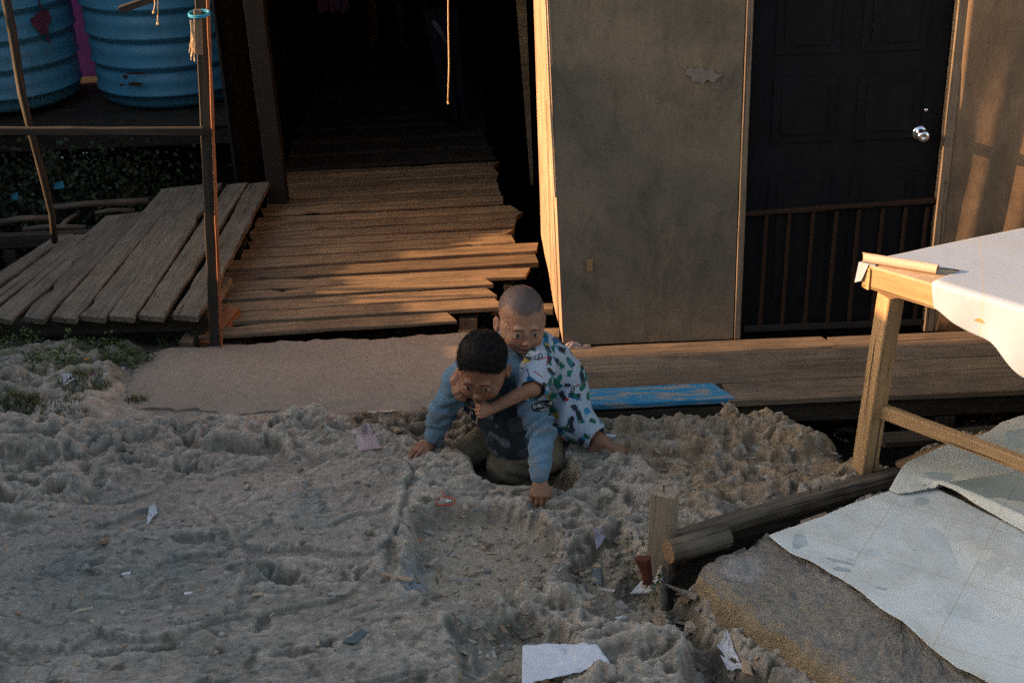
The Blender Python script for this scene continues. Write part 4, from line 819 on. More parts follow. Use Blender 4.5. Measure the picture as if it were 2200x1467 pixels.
# ================================================================== people: distance fields turned into skins
class SDF:
    def __init__(s, lo, hi, h):
        s.lo = np.asarray(lo, float); s.h = h; s.n = np.ceil((np.asarray(hi)-s.lo)/h).astype(int)+1
        s.f = np.full(s.n, .2, np.float32); s.ax = [s.lo[i]+h*np.arange(s.n[i]) for i in range(3)]
    def put(s, fn, lo, hi, k, op='u'):
        m = k+2.5*s.h; a = np.clip(np.floor((np.asarray(lo)-m-s.lo)/s.h).astype(int), 0, s.n-1); b = np.clip(np.ceil((np.asarray(hi)+m-s.lo)/s.h).astype(int)+1, 1, s.n)
        if np.any(b <= a): return
        sl = tuple(slice(a[i], b[i]) for i in range(3)); X = s.ax[0][sl[0]][:, None, None]; Y = s.ax[1][sl[1]][None, :, None]; Z = s.ax[2][sl[2]][None, None, :]
        d = fn(X, Y, Z).astype(np.float32); f = s.f[sl]
        if op == 'u': h = np.clip(.5+.5*(d-f)/k, 0, 1); s.f[sl] = d*(1-h)+f*h-k*h*(1-h)
        elif op == 's': d = -d; h = np.clip(.5-.5*(d-f)/k, 0, 1); s.f[sl] = f*(1-h)+d*h*1.0+k*h*(1-h) if False else np.maximum(f, d)*1.0+k*np.maximum(0, 1-np.abs(f-d)/k)**2*.25
        elif op == 'i': s.f[sl] = np.maximum(f, d)
    def cap(s, a, b, ra, rb=None, k=.01, op='u'):
        a = np.asarray(a, float); b = np.asarray(b, float); rb = ra if rb is None else rb; ab = b-a; L2 = ab@ab+1e-12; r = max(ra, rb)
        def fn(X, Y, Z):
            px, py, pz = X-a[0], Y-a[1], Z-a[2]; t = np.clip((px*ab[0]+py*ab[1]+pz*ab[2])/L2, 0, 1)
            return np.sqrt((px-ab[0]*t)**2+(py-ab[1]*t)**2+(pz-ab[2]*t)**2)-(ra+(rb-ra)*t)
        s.put(fn, np.minimum(a, b)-r, np.maximum(a, b)+r, k, op)
    def chain(s, pts, rad, k=.01):
        for i in range(len(pts)-1): s.cap(pts[i], pts[i+1], rad[i], rad[i+1], k)
    def ell(s, c, r, Rm=None, k=.01, op='u'):
        c = np.asarray(c, float); r = np.asarray(r, float); Rm = np.eye(3) if Rm is None else Rm; ext = np.abs(Rm)@r
        def fn(X, Y, Z):
            x, y, z = X-c[0], Y-c[1], Z-c[2]; u = [(Rm[0, i]*x+Rm[1, i]*y+Rm[2, i]*z) for i in range(3)]
            k0 = np.sqrt(sum((u[i]/r[i])**2 for i in range(3))); k1 = np.sqrt(sum((u[i]/r[i]**2)**2 for i in range(3)))+1e-9
            return k0*(k0-1)/k1
        s.put(fn, c-ext, c+ext, k, op)
    def disp(s, fn, band=.03):
        m = np.abs(s.f) < band; I = np.argwhere(m); P = s.lo+I*s.h; s.f[m] += fn(P[:, 0], P[:, 1], P[:, 2]).astype(np.float32)
    def mesh(s):
        f = s.f; neg = f < 0; c = np.zeros(tuple(s.n-1), np.int8); sh = [(i, j, k) for i in (0, 1) for j in (0, 1) for k in (0, 1)]; n = s.n
        for i, j, k in sh: c += neg[i:n[0]-1+i, j:n[1]-1+j, k:n[2]-1+k]
        I = np.argwhere((c > 0) & (c < 8)); idm = np.full(c.shape, -1, np.int32); idm[tuple(I.T)] = np.arange(len(I))
        S_ = np.zeros((len(I), 3)); W_ = np.zeros(len(I)); val = {o: f[I[:, 0]+o[0], I[:, 1]+o[1], I[:, 2]+o[2]].astype(float) for o in sh}
        for a in sh:
            for ax in range(3):
                if a[ax]: continue
                b = tuple(1 if q == ax else a[q] for q in range(3)); va, vb = val[a], val[b]; m = (va < 0) != (vb < 0); t = np.where(m, va/(va-vb+1e-20), 0)
                p = np.tile(np.array(a, float), (len(I), 1)); p[:, ax] += t; S_ += p*m[:, None]; W_ += m
        V = s.lo+(I+S_/W_[:, None])*s.h; F = []
        for ax in range(3):
            sl0 = [slice(1, n[q]-1) for q in range(3)]; sl0[ax] = slice(0, n[ax]-1); sl1 = list(sl0); sl1[ax] = slice(1, n[ax]); A = neg[tuple(sl0)]; B = neg[tuple(sl1)]
            for flip, mm in ((0, A & ~B), (1, ~A & B)):
                E = np.argwhere(mm); E += np.array([0 if q == ax else 1 for q in range(3)]); u, v = [(1, 2), (2, 0), (0, 1)][ax]
                def cell(du, dv): e = E.copy(); e[:, u] -= du; e[:, v] -= dv; return idm[tuple(e.T)]
                q = np.stack([cell(1, 1), cell(0, 1), cell(0, 0), cell(1, 0)], -1); F.append(q if not flip else q[:, ::-1])
        F = np.vstack(F); F = F[(F >= 0).all(1)]
        # drop crumbs: keep as is, light smoothing
        nb_ = np.zeros_like(V); ct = np.zeros(len(V))
        for i in range(4):
            a, b = F[:, i], F[:, (i+1) % 4]; np.add.at(nb_, a, V[b]); np.add.at(ct, a, 1); np.add.at(nb_, b, V[a]); np.add.at(ct, b, 1)
        V = V*.5+.5*nb_/np.maximum(ct, 1)[:, None]; return V, F
def rot(yaw, pitch, roll):
    return np.array((Matrix.Rotation(yaw, 3, 'Z') @ Matrix.Rotation(pitch, 3, 'X') @ Matrix.Rotation(roll, 3, 'Y')))
def head(s, O, Rm, k_, ears=True, age=0):
    E = lambda c, r, k=.01, op='u', R2=None: s.ell(O+Rm@(np.array(c)*k_), np.array(r)*k_, Rm if R2 is None else Rm@R2, k*k_, op)
    E((0, .012, .032), (.078, .094, .083)); E((0, .055, .015), (.062, .055, .065), .02)
    E((0, -.030, -.030), (.064, .058, .064), .03); E((0, -.036, -.066), (.044, .046, .034), .025)
    E((0, -.074, -.086), (.016, .012, .011), .014)
    for sx in (-1, 1):
        E((sx*.036, -.058, -.048), (.027, .026, .026), .018); E((sx*.058, -.02, -.03), (.016, .03, .03), .02)
        E((sx*.030, -.096, -.019), (.014, .0065, .008), .010, 's')
        E((sx*.030, -.0775, -.019), (.0125, .0105, .0105), .003)
        E((sx*.030, -.0845, -.0105), (.0155, .006, .0032), .003); E((sx*.030, -.0835, -.0265), (.014, .0055, .0028), .003)
        E((sx*.030, -.083, .003), (.018, .007, .006), .012)
        E((sx*.0085, -.0945, -.0495), (.0068, .0068, .0055), .004)
        E((sx*.0045, -.104, -.0525), (.0022, .0026, .002), .002, 's')
        if ears:
            R2 = np.array(Matrix.Rotation(sx*R_(-22), 3, 'Z')); E((sx*.084, .012, -.020), (.0065, .019, .029), .006, 'u', R2); E((sx*.090, .008, -.018), (.0045, .011, .018), .003, 's', R2); E((sx*.081, .000, -.026), (.006, .006, .010), .004)
    E((0, -.086, -.022), (.008, .009, .018), .010); E((0, -.0985, -.044), (.0088, .0095, .0075), .006)
    E((0, -.0865, -.0665), (.019, .0075, .0042), .004); E((0, -.0845, -.0735), (.016, .0075, .0046), .004); E((0, -.0955, -.0700), (.018, .003, .0009), .0015, 's')
def hand(s, Wp, D, Nn, k_, curl, lat_sign, splay=.12, tcurl=.3, kk=.006):
    """five fingers; lat_sign: side on which the thumb leaves the palm, along cross(D, N)"""
    D = unit(D); Nn = np.asarray(Nn, float); Nn = unit(Nn-D*(Nn@D)); L = np.cross(D, Nn)*lat_sign; kn = []
    Wp = np.asarray(Wp, float); palmL = .044*k_
    lats = [.019, .0065, -.006, -.0175]; lens = [.040, .044, .041, .033]; rr = [.0066, .0068, .0066, .0058]
    for i in range(4):
        base = Wp+L*lats[i]*.55*k_; K = Wp+D*(palmL*(1.0 if i in (1, 2) else .93))+L*lats[i]*1.12*k_+Nn*(.003*k_ if i in (1, 2) else 0)
        s.cap(base, K, .0125*k_, .0092*k_, kk*k_)
        d = unit(D+L*lats[i]/.019*splay); c = curl[i] if np.ndim(curl) else curl; p = K; ang = c*.75; ln = lens[i]*k_
        for j, (fr, r2) in enumerate(((.46, .95), (.30, .88), (.24, .8))):
            dd = d*math.cos(ang)-Nn*math.sin(ang); q = p+dd*ln*fr*1.05; s.cap(p, q, rr[i]*k_*(1.0 if j == 0 else (.95 if j == 1 else .88)), rr[i]*k_*r2, .0022*k_); p = q; ang += c*(.75 if j == 0 else .5)
    b = Wp+D*.008*k_+L*.013*k_; t1 = b+unit(D*.75+L*.75-Nn*.25)*.022*k_; t2 = t1+unit(D*.95+L*.25-Nn*tcurl)*.019*k_; t3 = t2+unit(D-Nn*tcurl*1.4)*.012*k_
    s.cap(b, t1, .0115*k_, .0085*k_, kk*k_); s.cap(t1, t2, .0078*k_, .0068*k_, .003*k_); s.cap(t2, t3, .0068*k_, .0058*k_, .002*k_)
def foot(s, ank, D, k_, up=(0, 0, 1)):
    D = unit(D); U = np.asarray(up, float); U = unit(U-D*(U@D)); L = np.cross(D, U); heel = np.asarray(ank)-D*.018*k_-U*.028*k_
    s.cap(np.asarray(ank), heel, .024*k_, .021*k_, .015*k_); ball = heel+D*.085*k_-U*.002
    s.cap(np.asarray(ank)-U*.01*k_, ball+U*.005*k_, .021*k_, .016*k_, .02*k_); s.cap(heel, ball, .018*k_, .017*k_, .015*k_); s.cap(ball-L*.016*k_, ball+L*.016*k_, .013*k_, .013*k_, .015*k_)
    for i in range(5):
        o = (-.024+.0115*i)*k_; s.cap(ball+L*o+D*.006*k_, ball+L*o+D*(.028-.003*i)*k_-U*.005*k_, (.0085 if i == 0 else .0062)*k_, (.0085 if i == 0 else .0055)*k_, .003*k_)
def face_col(V, O, Rm, k_, base, lip=(.22, .085, .065), buzz=None):
    q = ((V-O)@Rm)/k_; x, y, z = q.T; c = np.tile(np.array(base, float), (len(V), 1)); c *= (1+.10*fbm(x*30, y*30+z*20, z*30, o=3, seed=3))[:, None]
    def mixc(m, col): nonlocal c; m = np.clip(m, 0, 1)[:, None]; c = c*(1-m)+np.array(col)*m
    fr = (y < -.04); r = np.array(base)
    if buzz is not None:
        hl = z-(.058-.06*np.abs(x)/.078*0)-np.where(y < -.02, 0, -(y+.02)*.9)+.020*fbm(x*28, y*28, o=3, seed=9); m = sstep(-.006, .012, hl+.0)*(.62+.3*fbm(x*14, y*14+z*9, o=3, seed=5)); mixc(m*1.2*(y < .2), buzz)
    for sx in (-1, 1):
        mixc(fr*sstep(.034, .012, np.hypot(x-sx*.038, (z+.047)))*.25, (r[0]*1.15, r[1]*.9, r[2]*.85))
        ex = x-sx*.030; ez = z+.0188; e = (ex/.0118)**2+(ez/.0048)**2
        mixc(fr*(e < 1.6)*.8, (.08, .04, .03)); mixc(fr*(e < 1), (.50, .47, .44)); mixc(fr*(e < 1.25)*(np.hypot(ex, ez) < .0058), (.015, .010, .008))
        br = (np.abs(ex) < .018)*(np.abs(z-(-.001+.004*np.cos(ex/.018*1.4)-.0)) < .0030+.001*(sx*ex < 0)); mixc(fr*br*.55, (.05, .03, .022))
        mixc((np.hypot(x-sx*.0045, z+.053) < .003)*(y < -.09)*.7, (.06, .025, .02))
    mixc(fr*sstep(1.15, .8, (x/.020)**2+((z+.070)/.0085)**2), lip); mixc(fr*(np.abs(z+.070+.0015*np.cos(x*120)) < .0011)*(np.abs(x) < .019), (.05, .02, .018))
    return np.clip(c, .004, .9)
# ------------------------------------------------------------------ the older boy
SK_A = (.245, .115, .066); SK_B = (.37, .185, .112)
def g_(px, py, z): return G(px, py, z)
A = thing('person', 'kneeling boy with short black hair and a blue sleeved hoodie, both hands on the rock', 'person', (.0, 4.8, -.15))
OA = np.array(at(1036, 787, 4.70)); RA = rot(R_(-14), R_(18), R_(2)); kA = 1.19
shL = np.array((.045, 4.80, .275)); shR = np.array((-.225, 4.83, .29)); elL = np.array(at(1163, 925, 4.63)); wrL = np.array(at(1163, 1022, 4.47)); elR = np.array(at(948, 885, 4.83)); wrR = np.array(at(930, 945, 4.86))
zL = hz(.07, 4.42); zR = hz(-.38, 4.83)
wrL = np.array(at(1160, 1030, 4.46)); pel = np.array((.06, 4.98, .03)); knL = G(1085, 1002, -.10); knR = G(1003, 972, -.07)
s = SDF((-.58, 4.20, -.30), (.30, 5.20, .66), .0028)
head(s, OA, RA, kA); nk = np.array((-.095, 4.86, .33))
s.cap(nk, OA+RA@np.array((0, .025, -.05)), .052, .056, .02); s.chain([nk, (-.06, 4.88, .20), pel], [.075, .08, .085], .03)
s.chain([nk, shL, elL, wrL], [.05, .04, .032, .023], .02); s.chain([nk, shR, elR, wrR], [.05, .04, .032, .023], .02)
s.chain([pel, knL, (.12, 4.88, -.12)], [.075, .05, .03], .02); s.chain([pel, knR, (-.05, 4.98, -.12)], [.075, .05, .03], .02)
hand(s, wrL+(0, -.004, -.010), (-.10, -.72, -.55), (0, -.6, .9), 1.32, [.85, .75, .70, .75], -1, .10, .5)
hand(s, wrR+(-.010, -.004, -.012), (-.85, -.45, -.16), (-.1, .05, 1), 1.32, [.30, .32, .38, .42], -1, .16, .25)
V, F = s.mesh(); c = face_col(V, OA, RA, kA, SK_A, buzz=(.035, .024, .018))
body = mesh('body', V, F, M['skin'], A, True, col=c)
# hair
h = SDF(OA-.17, OA+.17, .0028); h.ell(OA+RA@(np.array((0, .012, .034))*kA), np.array((.082, .098, .088))*kA, RA, .01); h.ell(OA+RA@(np.array((0, .055, .015))*kA), np.array((.066, .059, .069))*kA, RA, .03)
def cut(X, Y, Z):
    x, y, z = X-OA[0], Y-OA[1], Z-OA[2]; l = [(RA[0, i]*x+RA[1, i]*y+RA[2, i]*z)/kA for i in range(3)]
    line = .052-np.clip(l[1]+.075, 0, 1)*.78+.006*np.cos(l[0]*60)+.007*fbm(l[0]*45, l[2]*45+l[1]*20, o=2, seed=3)+np.where(np.abs(l[0]) > .05, (np.abs(l[0])-.05)*-.35, 0); return (line-l[2])*kA*.8
h.put(cut, OA-.17, OA+.17, .01, 'i'); h.disp(lambda x, y, z: .0012*fbm(x*90, y*90, z*90, o=3, seed=7))
HV, HF = h.mesh(); rs = np.random.RandomState(2); sel = rs.choice(len(HV), 9000); q = ((HV[sel]-OA)@RA)/kA; nrm = HV[sel]-(OA+RA@(np.array((0, .012, .02))*kA)); nrm /= np.linalg.norm(nrm, axis=1)[:, None]
fw = RA@np.array((0, -1, -.25)); L_ = .006+.010*sstep(.0, .07, q[:, 2]); tip = HV[sel]+(nrm*.60+fw*.60+rs.randn(len(sel), 3)*.20)*L_[:, None]*.9; sd_ = np.cross(nrm, fw)*.0008
HV2 = np.vstack([HV, HV[sel]-sd_, HV[sel]+sd_, tip]); n0 = len(HV); m0 = len(sel); tri = [[n0+i, n0+m0+i, n0+2*m0+i] for i in range(m0)]
mesh('hair', HV2, HF.tolist()+tri, M['hair'], A, True)
# hoodie
s = SDF((-.50, 4.30, -.16), (.28, 5.20, .50), .0034)
s.chain([(-.10, 4.86, .285), (-.06, 4.86, .17), (-.01, 4.865, .02)], [.108, .120, .122], .05); s.cap((-.19, 4.86, .27), (.03, 4.83, .255), .082, .082, .05)
dl = unit(wrL-elL); dr = unit(wrR-elR); cuL = wrL-dl*.018; cuR = wrR-dr*.012
s.chain([shL+(-.02, .03, 0), shL, elL, cuL-dl*.03], [.080, .068, .051, .043], .03); s.chain([shR+(.02, .02, 0), shR, elR, cuR-dr*.03], [.08, .066, .050, .042], .03)
s.cap(cuL-dl*.045, cuL, .040, .037, .006); s.cap(cuR-dr*.045, cuR, .040, .037, .006)
s.cap((-.16, 4.93, .345), (.00, 4.91, .335), .05, .05, .03); s.cap((.0, 4.89, .33), (.045, 4.80, .31), .040, .03, .02)   # hood lying on the back
def foldsA(x, y, z):
    P_ = np.stack([x, y, z], -1); out = 0
    for e, d, w_ in ((elL, dl, 1.), (elR, dr, 1.)):
        t = (P_-e)@d; rr_ = np.linalg.norm(P_-e-t[:, None]*d, axis=1); m = sstep(-.16, -.06, t)*sstep(.19, .15, t)*(rr_ < .12)
        out = out+m*.012*np.sin(t*110+5*fbm(x*11, y*11, z*11, o=2, seed=2)+3*x*20)*(.5+.5*fbm(x*9, y*9, z*9, o=2, seed=5))
    return out+.009*fbm(x*15, y*15, z*11, o=3, seed=8)
s.disp(foldsA); V, F = s.mesh()
tsl = np.zeros(len(V)); 
def seglat(V, a, b): ab = b-a; t = np.clip(((V-a)@ab)/(ab@ab), 0, 1); return np.linalg.norm(V-a-t[:, None]*ab, axis=1), t
dL = np.minimum(seglat(V, shL, elL)[0], seglat(V, elL, wrL)[0]); dR = np.minimum(seglat(V, shR, elR)[0], seglat(V, elR, wrR)[0])
arm = np.maximum(sstep(.095, .075, dL)*(V[:, 0] > shL[0]-.035), sstep(.095, .078, dR)*(V[:, 0] < shR[0]+.02)); arm = np.maximum(arm, sstep(.33, .35, V[:, 2]))
x, y, z = V.T; n_ = fbm(x*16, y*16, z*16, o=3, seed=12)
camo = np.where((n_ > .12)[:, None], (.065, .085, .10), (.030, .040, .050)); camo = np.where((fbm(x*22+3, y*22, z*22, o=2, seed=15) > .33)[:, None], (.14, .165, .185), camo)
blue = np.array((.13, .225, .31))*(1+.25*fbm(x*8, y*8, z*8, o=3, seed=19))[:, None]; blue = np.where((fbm(x*14, y*14, z*30, o=3, seed=23) > .25)[:, None], np.array((.155, .205, .25)), blue)
cc = camo*(1-arm[:, None])+blue*arm[:, None]
hoodie = mesh('hoodie', V, F, M['cloth'], A, True, col=np.clip(cc, .01, .6)); hoodie['label'] = 'hoodie with washed blue sleeves and dark patterned front'
# trousers
s = SDF((-.34, 4.46, -.30), (.34, 5.22, .18), .004)
s.ell(pel, (.15, .13, .11), None, .03); s.chain([(.11, 4.93, .02), knL], [.105, .080], .02); s.chain([(-.05, 4.95, .0), knR], [.085, .066], .012)
s.chain([knL+(.02, .02, -.02), (.13, 4.86, -.11)], [.07, .055], .03); s.chain([knR+(0, .02, -.02), (-.03, 4.98, -.13)], [.06, .05], .03); s.chain([(.14, 4.92, .04), (.145, 4.80, -.07)], [.06, .05], .03)
s.disp(lambda x, y, z: .008*fbm(x*10, y*16, z*16, o=3, seed=33)+.0035*np.sin(x*60+z*90+4*fbm(x*8, y*8, z*8, o=2, seed=35))*sstep(-.1, .3, fbm(x*6, y*6, z*6, o=2, seed=36)))
V, F = s.mesh(); x, y, z = V.T; kc = np.minimum(np.linalg.norm(V-knR, axis=1), 9); base = np.array((.125, .103, .070)); dst = sstep(.25, -.3, fbm(x*9, y*9, z*9, o=3, seed=38))*.35
cc = base*(1+.2*fbm(x*30, y*30, z*30, o=2, seed=39))[:, None]; cc = cc*(1-dst[:, None])+np.array((.19, .16, .105))*dst[:, None]; side = sstep(.10, .15, x)[:, None]; cc = cc*(1-side)+np.array((.21, .165, .10))*side
mesh('trousers', V, F, M['cloth'], A, True, col=np.clip(cc, .01, .6))
# badges on the hoodie
def decal(name, obj_center, w, hgt, rolla, yaw, mat_, lift, parent, target, pts=None, text=None, size=.02, thick=.0015, back=-.05, mode='shape', pitch=.45):
    """small patch wrapped on the garment by casting its points onto it"""
    n = unit(np.array((math.sin(yaw), -math.cos(yaw), pitch))); rx = unit(np.cross(up3, n)); ry = np.cross(n, rx); ca, sa = math.cos(rolla), math.sin(rolla); ex = rx*ca+ry*sa; ey = -rx*sa+ry*ca
    if text:
        cu = bpy.data.curves.new(name, 'FONT'); cu.body = text; cu.size = size; cu.align_x = 'CENTER'; cu.align_y = 'CENTER'; cu.offset = size*.02; to = bpy.data.objects.new('tmp', cu); COL.objects.link(to)
        dg = bpy.context.evaluated_depsgraph_get(); me = bpy.data.meshes.new_from_object(to.evaluated_get(dg)); P2 = [(v.co.x*w, v.co.y) for v in me.vertices]; F2 = [list(p.vertices) for p in me.polygons]; bpy.data.objects.remove(to); bpy.data.meshes.remove(me)
    else:
        g = 10; P2 = []; F2 = []
        for j in range(g+1):
            for i in range(g+1):
                u, v_ = i/g*2-1, j/g*2-1
                if mode == 'oval': v_ *= (1-.35*u*u)
                P2.append((u*w/2, v_*hgt/2))
        F2 = [[j*(g+1)+i, j*(g+1)+i+1, (j+1)*(g+1)+i+1, (j+1)*(g+1)+i] for j in range(g) for i in range(g)]
    bv = target; V = []
    for a, b in P2:
        o_ = Vector(obj_center+ex*a+ey*b+n*.12); hit, loc, nn_, _ = bv.ray_cast(o_-BO, Vector(-n)); V.append(np.array(loc)+np.array(BO)+n*lift if hit else obj_center+ex*a+ey*b)
    o = mesh(name, V, F2, mat_, parent, False); return o
BO = Vector((0, 0, 0))
hc = at(1166, 872, 4.66); M['badge'] = simple('black badge', (.015, .016, .018), .8); M['badge_white'] = simple('badge white thread', (.55, .56, .56), .8, var=.1); M['badge_red'] = simple('badge red thread', (.42, .07, .09), .8)
b1 = decal('sleeve_badge', hc, .085, .038, R_(6), R_(8), M['badge'], .0025, hoodie, hoodie, mode='oval'); b1.matrix_parent_inverse = Matrix.Identity(4)
t_ = decal('badge_text', hc+np.array((0, 0, .003)), .82, 0, R_(6), R_(8), M['badge_white'], .0036, b1, hoodie, text='D-68-4RMY', size=.019); t_.matrix_parent_inverse = Matrix.Identity(4)
for k in range(2):
    t_ = decal('badge_stripe', hc+np.array((.008, 0, -.012-.005*k)), .045-.012*k, .0016, R_(8), R_(8), M['badge_white'], .0036, b1, hoodie); t_.matrix_parent_inverse = Matrix.Identity(4)
hc2 = at(1000, 900, 4.72)
for nm, w_, h_, mt, lf in (('chest_badge', .048, .095, M['badge_red'], .003), ('badge_border', .040, .086, M['badge_white'], .0045), ('badge_field', .032, .078, M['badge'], .006)):
    o_ = decal(nm, hc2, w_, h_, R_(-14), R_(-28), mt, lf, hoodie, hoodie); o_.matrix_parent_inverse = Matrix.Identity(4)
o_ = decal('badge_letter', hc2, 1., 0, R_(-14), R_(-28), M['badge_white'], .0075, hoodie, hoodie, text='L', size=.06); o_.matrix_parent_inverse = Matrix.Identity(4)
# ------------------------------------------------------------------ the toddler
B = thing('person', 'toddler with a shaved head in white patterned pyjamas leaning on the kneeling boy', 'person', (.25, 4.9, -.03))
OB = np.array(at(1120, 686, 4.96)); RB = rot(R_(11), R_(3), R_(5)); kB = 1.19
nkB = np.array((.050, 5.00, .385)); hipB = np.array((.19, 4.99, .17)); sLB = np.array((.115, 4.93, .355)); sRB = np.array((-.035, 4.98, .40))
eLB = np.array(at(1146, 832, 4.70)); wLB = np.array(at(1054, 879, 4.68)); eRB = np.array((-.175, 4.90, .345)); wRB = np.array(at(979, 816, 4.74))
fz_ = hz(.42, 4.78); ank = np.array(at(1292, 948, 4.80)); toeD = np.array((.9, -.12, -.10))
s = SDF((-.34, 4.44, -.30), (.56, 5.24, .74), .0028)
head(s, OB, RB, kB); s.cap(nkB, OB+RB@np.array((0, .02, -.06)), .045, .050, .02)
s.chain([nkB, hipB], [.07, .08], .03); s.chain([nkB, sLB, eLB, wLB], [.045, .040, .032, .022], .02); s.chain([nkB, sRB, eRB, wRB], [.045, .04, .034, .024], .02)
knB = np.array((.225, 4.90, .07)); s.chain([hipB, knB, ank], [.07, .045, .027], .02); s.chain([hipB, (.12, 4.96, -.02), (.16, 4.97, -.17)], [.07, .045, .028], .02)
hand(s, wLB, (-.80, -.30, -.02), (-.15, -.95, .25), 1.0, [1.5, 1.4, 1.3, 1.3], 1, .05, .6)
hand(s, wRB, (.15, -.55, -.75), (-.75, -.45, .35), 1.10, [.6, .6, .7, .7], 1, .06, .4)
foot(s, ank, toeD, 1.22, up=(.1, .1, 1)); foot(s, (.16, 4.97, -.17), (.5, .6, -.1), 1.2)
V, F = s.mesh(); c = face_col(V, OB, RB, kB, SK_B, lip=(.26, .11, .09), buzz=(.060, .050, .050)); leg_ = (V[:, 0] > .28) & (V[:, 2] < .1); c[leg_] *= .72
mesh('body', V, F, M['skin'], B, True, col=c)
# printed cloth: small blots and sticks of colour
def prints(V, base, seed, ax1, ax2, dens=.047):
    rs = np.random.RandomState(seed); u = V@unit(ax1); v = V@unit(ax2); c = np.tile(np.array(base, float), (len(V), 1)); c *= (1+.05*fbm(V[:, 0]*40, V[:, 1]*40, V[:, 2]*40, o=2, seed=seed))[:, None]
    pal = [(.02, .17, .12), (.02, .15, .11), (.03, .25, .42), (.02, .14, .30), (.35, .03, .04), (.42, .30, .05), (.035, .035, .045), (.04, .05, .06), (.04, .20, .24), (.05, .06, .08), (.03, .12, .08)]
    for gu in np.arange(u.min()-.05, u.max()+.05, dens):
        for gv in np.arange(v.min()-.05, v.max()+.05, dens):
            cu, cv = gu+rs.uniform(-.014, .014), gv+rs.uniform(-.014, .014); th = rs.uniform(0, 3.14); du, dv = u-cu, v-cv; near = np.hypot(du, dv) < .08; du = du/1.30; dv = dv/1.30
            if not near.any(): continue
            du, dv = du[near], dv[near]; a = du*math.cos(th)+dv*math.sin(th); b = -du*math.sin(th)+dv*math.cos(th); cl = c[near]; kind = rs.rand()
            wob = .004*fbm(du*90+cu*50, dv*90+cv*50, o=2, seed=seed)
            if kind < .45:      # a little cluster: body, cap, limb
                p1 = pal[rs.randint(len(pal))]; p2 = pal[rs.randint(len(pal))]; p3 = pal[rs.randint(len(pal))]
                cl[(np.abs(a)+wob < .013) & (np.abs(b)+wob < .009)] = p1; cl[(np.hypot(a-.016, b) < .0065)] = p2; cl[(np.abs(b-.008) < .0022) & (np.abs(a+.006) < .016)] = p3
                cl[(np.abs(a+.014) < .004) & (np.abs(b+.004) < .007)] = pal[rs.randint(len(pal))]
            elif kind < .62: cl[(np.abs(a)+wob < .011) & (np.abs(b)+wob < .008)] = pal[rs.randint(4)]
            elif kind < .78: cl[np.hypot(a*.7, b)+wob < .0085] = pal[rs.randint(len(pal))]
            elif kind < .92: cl[(np.abs(b) < .0016) & (np.abs(a) < .016)] = pal[rs.choice([4, 9, 6])]
            c[near] = cl
    return c
s = SDF((-.24, 4.56, .02), (.40, 5.24, .56), .0030)
s.chain([(.055, 5.00, .355), (.12, 5.0, .29), (.19, 5.0, .20)], [.088, .108, .118], .04); s.cap((-.03, 5.0, .375), (.11, 4.97, .345), .06, .06, .04)
tS = eLB-(eLB-sLB)*.06; s.chain([sLB, sLB*.5+tS*.5, tS], [.064, .066, .066], .03); s.chain([sRB, sRB*.4+eRB*.6], [.055, .055], .03)
s.disp(lambda x, y, z: .006*np.sin((x*.5+z)*70+5*fbm(x*7, y*7, z*7, o=2, seed=41))*sstep(-.3, .4, fbm(x*6+3, y*6, z*6, o=2, seed=42))+.006*fbm(x*12, y*12, z*12, o=3, seed=43))
sb = s.f  # hollow the sleeve mouth
s.cap(tS-(tS-sLB)*.05, tS+unit(tS-sLB)*.09, .048, .050, .003, 's'); s.cap(nkB+(0, 0, .045), nkB+(0, -.02, .12), .055, .06, .003, 's')
V, F = s.mesh(); shirt = mesh('pyjama_shirt', V, F, M['cloth'], B, True, col=np.clip(prints(V, (.46, .51, .58), 4, (1, .15, -.3), (.2, .5, 1)), .01, .8))
s = SDF((-.06, 4.62, -.26), (.46, 5.24, .32), .0032)
s.ell((.195, 5.0, .155), (.115, .125, .105), None, .03); cf = knB+(ank-knB)*.62
s.chain([(.20, 4.97, .14), knB, cf], [.105, .088, .068], .04); s.chain([(.17, 5.0, .13), (.12, 4.96, -.02), (.15, 4.97, -.12)], [.10, .08, .06], .04)
s.disp(lambda x, y, z: .007*np.sin((x*.8-z*.35)*75+5*fbm(x*7, y*7, z*5, o=2, seed=51))*sstep(-.3, .4, fbm(x*6+3, y*6, z*6, o=2, seed=52))+.006*fbm(x*12, y*12, z*12, o=3, seed=53))
dk = unit(ank-knB); s.cap(cf+dk*.045, cf+dk*.16, .052, .062, .003, 's')
V, F = s.mesh(); pants = mesh('pyjama_trousers', V, F, M['cloth'], B, True, col=np.clip(prints(V, (.42, .50, .59), 9, (1, .1, .1), (.1, .35, 1)), .01, .8))
M['ink'] = simple('black print', (.02, .02, .02), .9); M['inky'] = simple('yellow print', (.5, .4, .06), .9)
for nm, px, py, Yc, ra, tg in (('printed_word', 1232, 838, 4.88, 60, pants), ('printed_word', 1140, 768, 4.88, 15, shirt)):
    cpos = at(px, py, Yc); o_ = decal(nm, cpos, 1., 0, R_(ra), R_(12), M['ink'], .0025, tg, tg, text='LEGO', size=.026); o_.matrix_parent_inverse = Matrix.Identity(4)
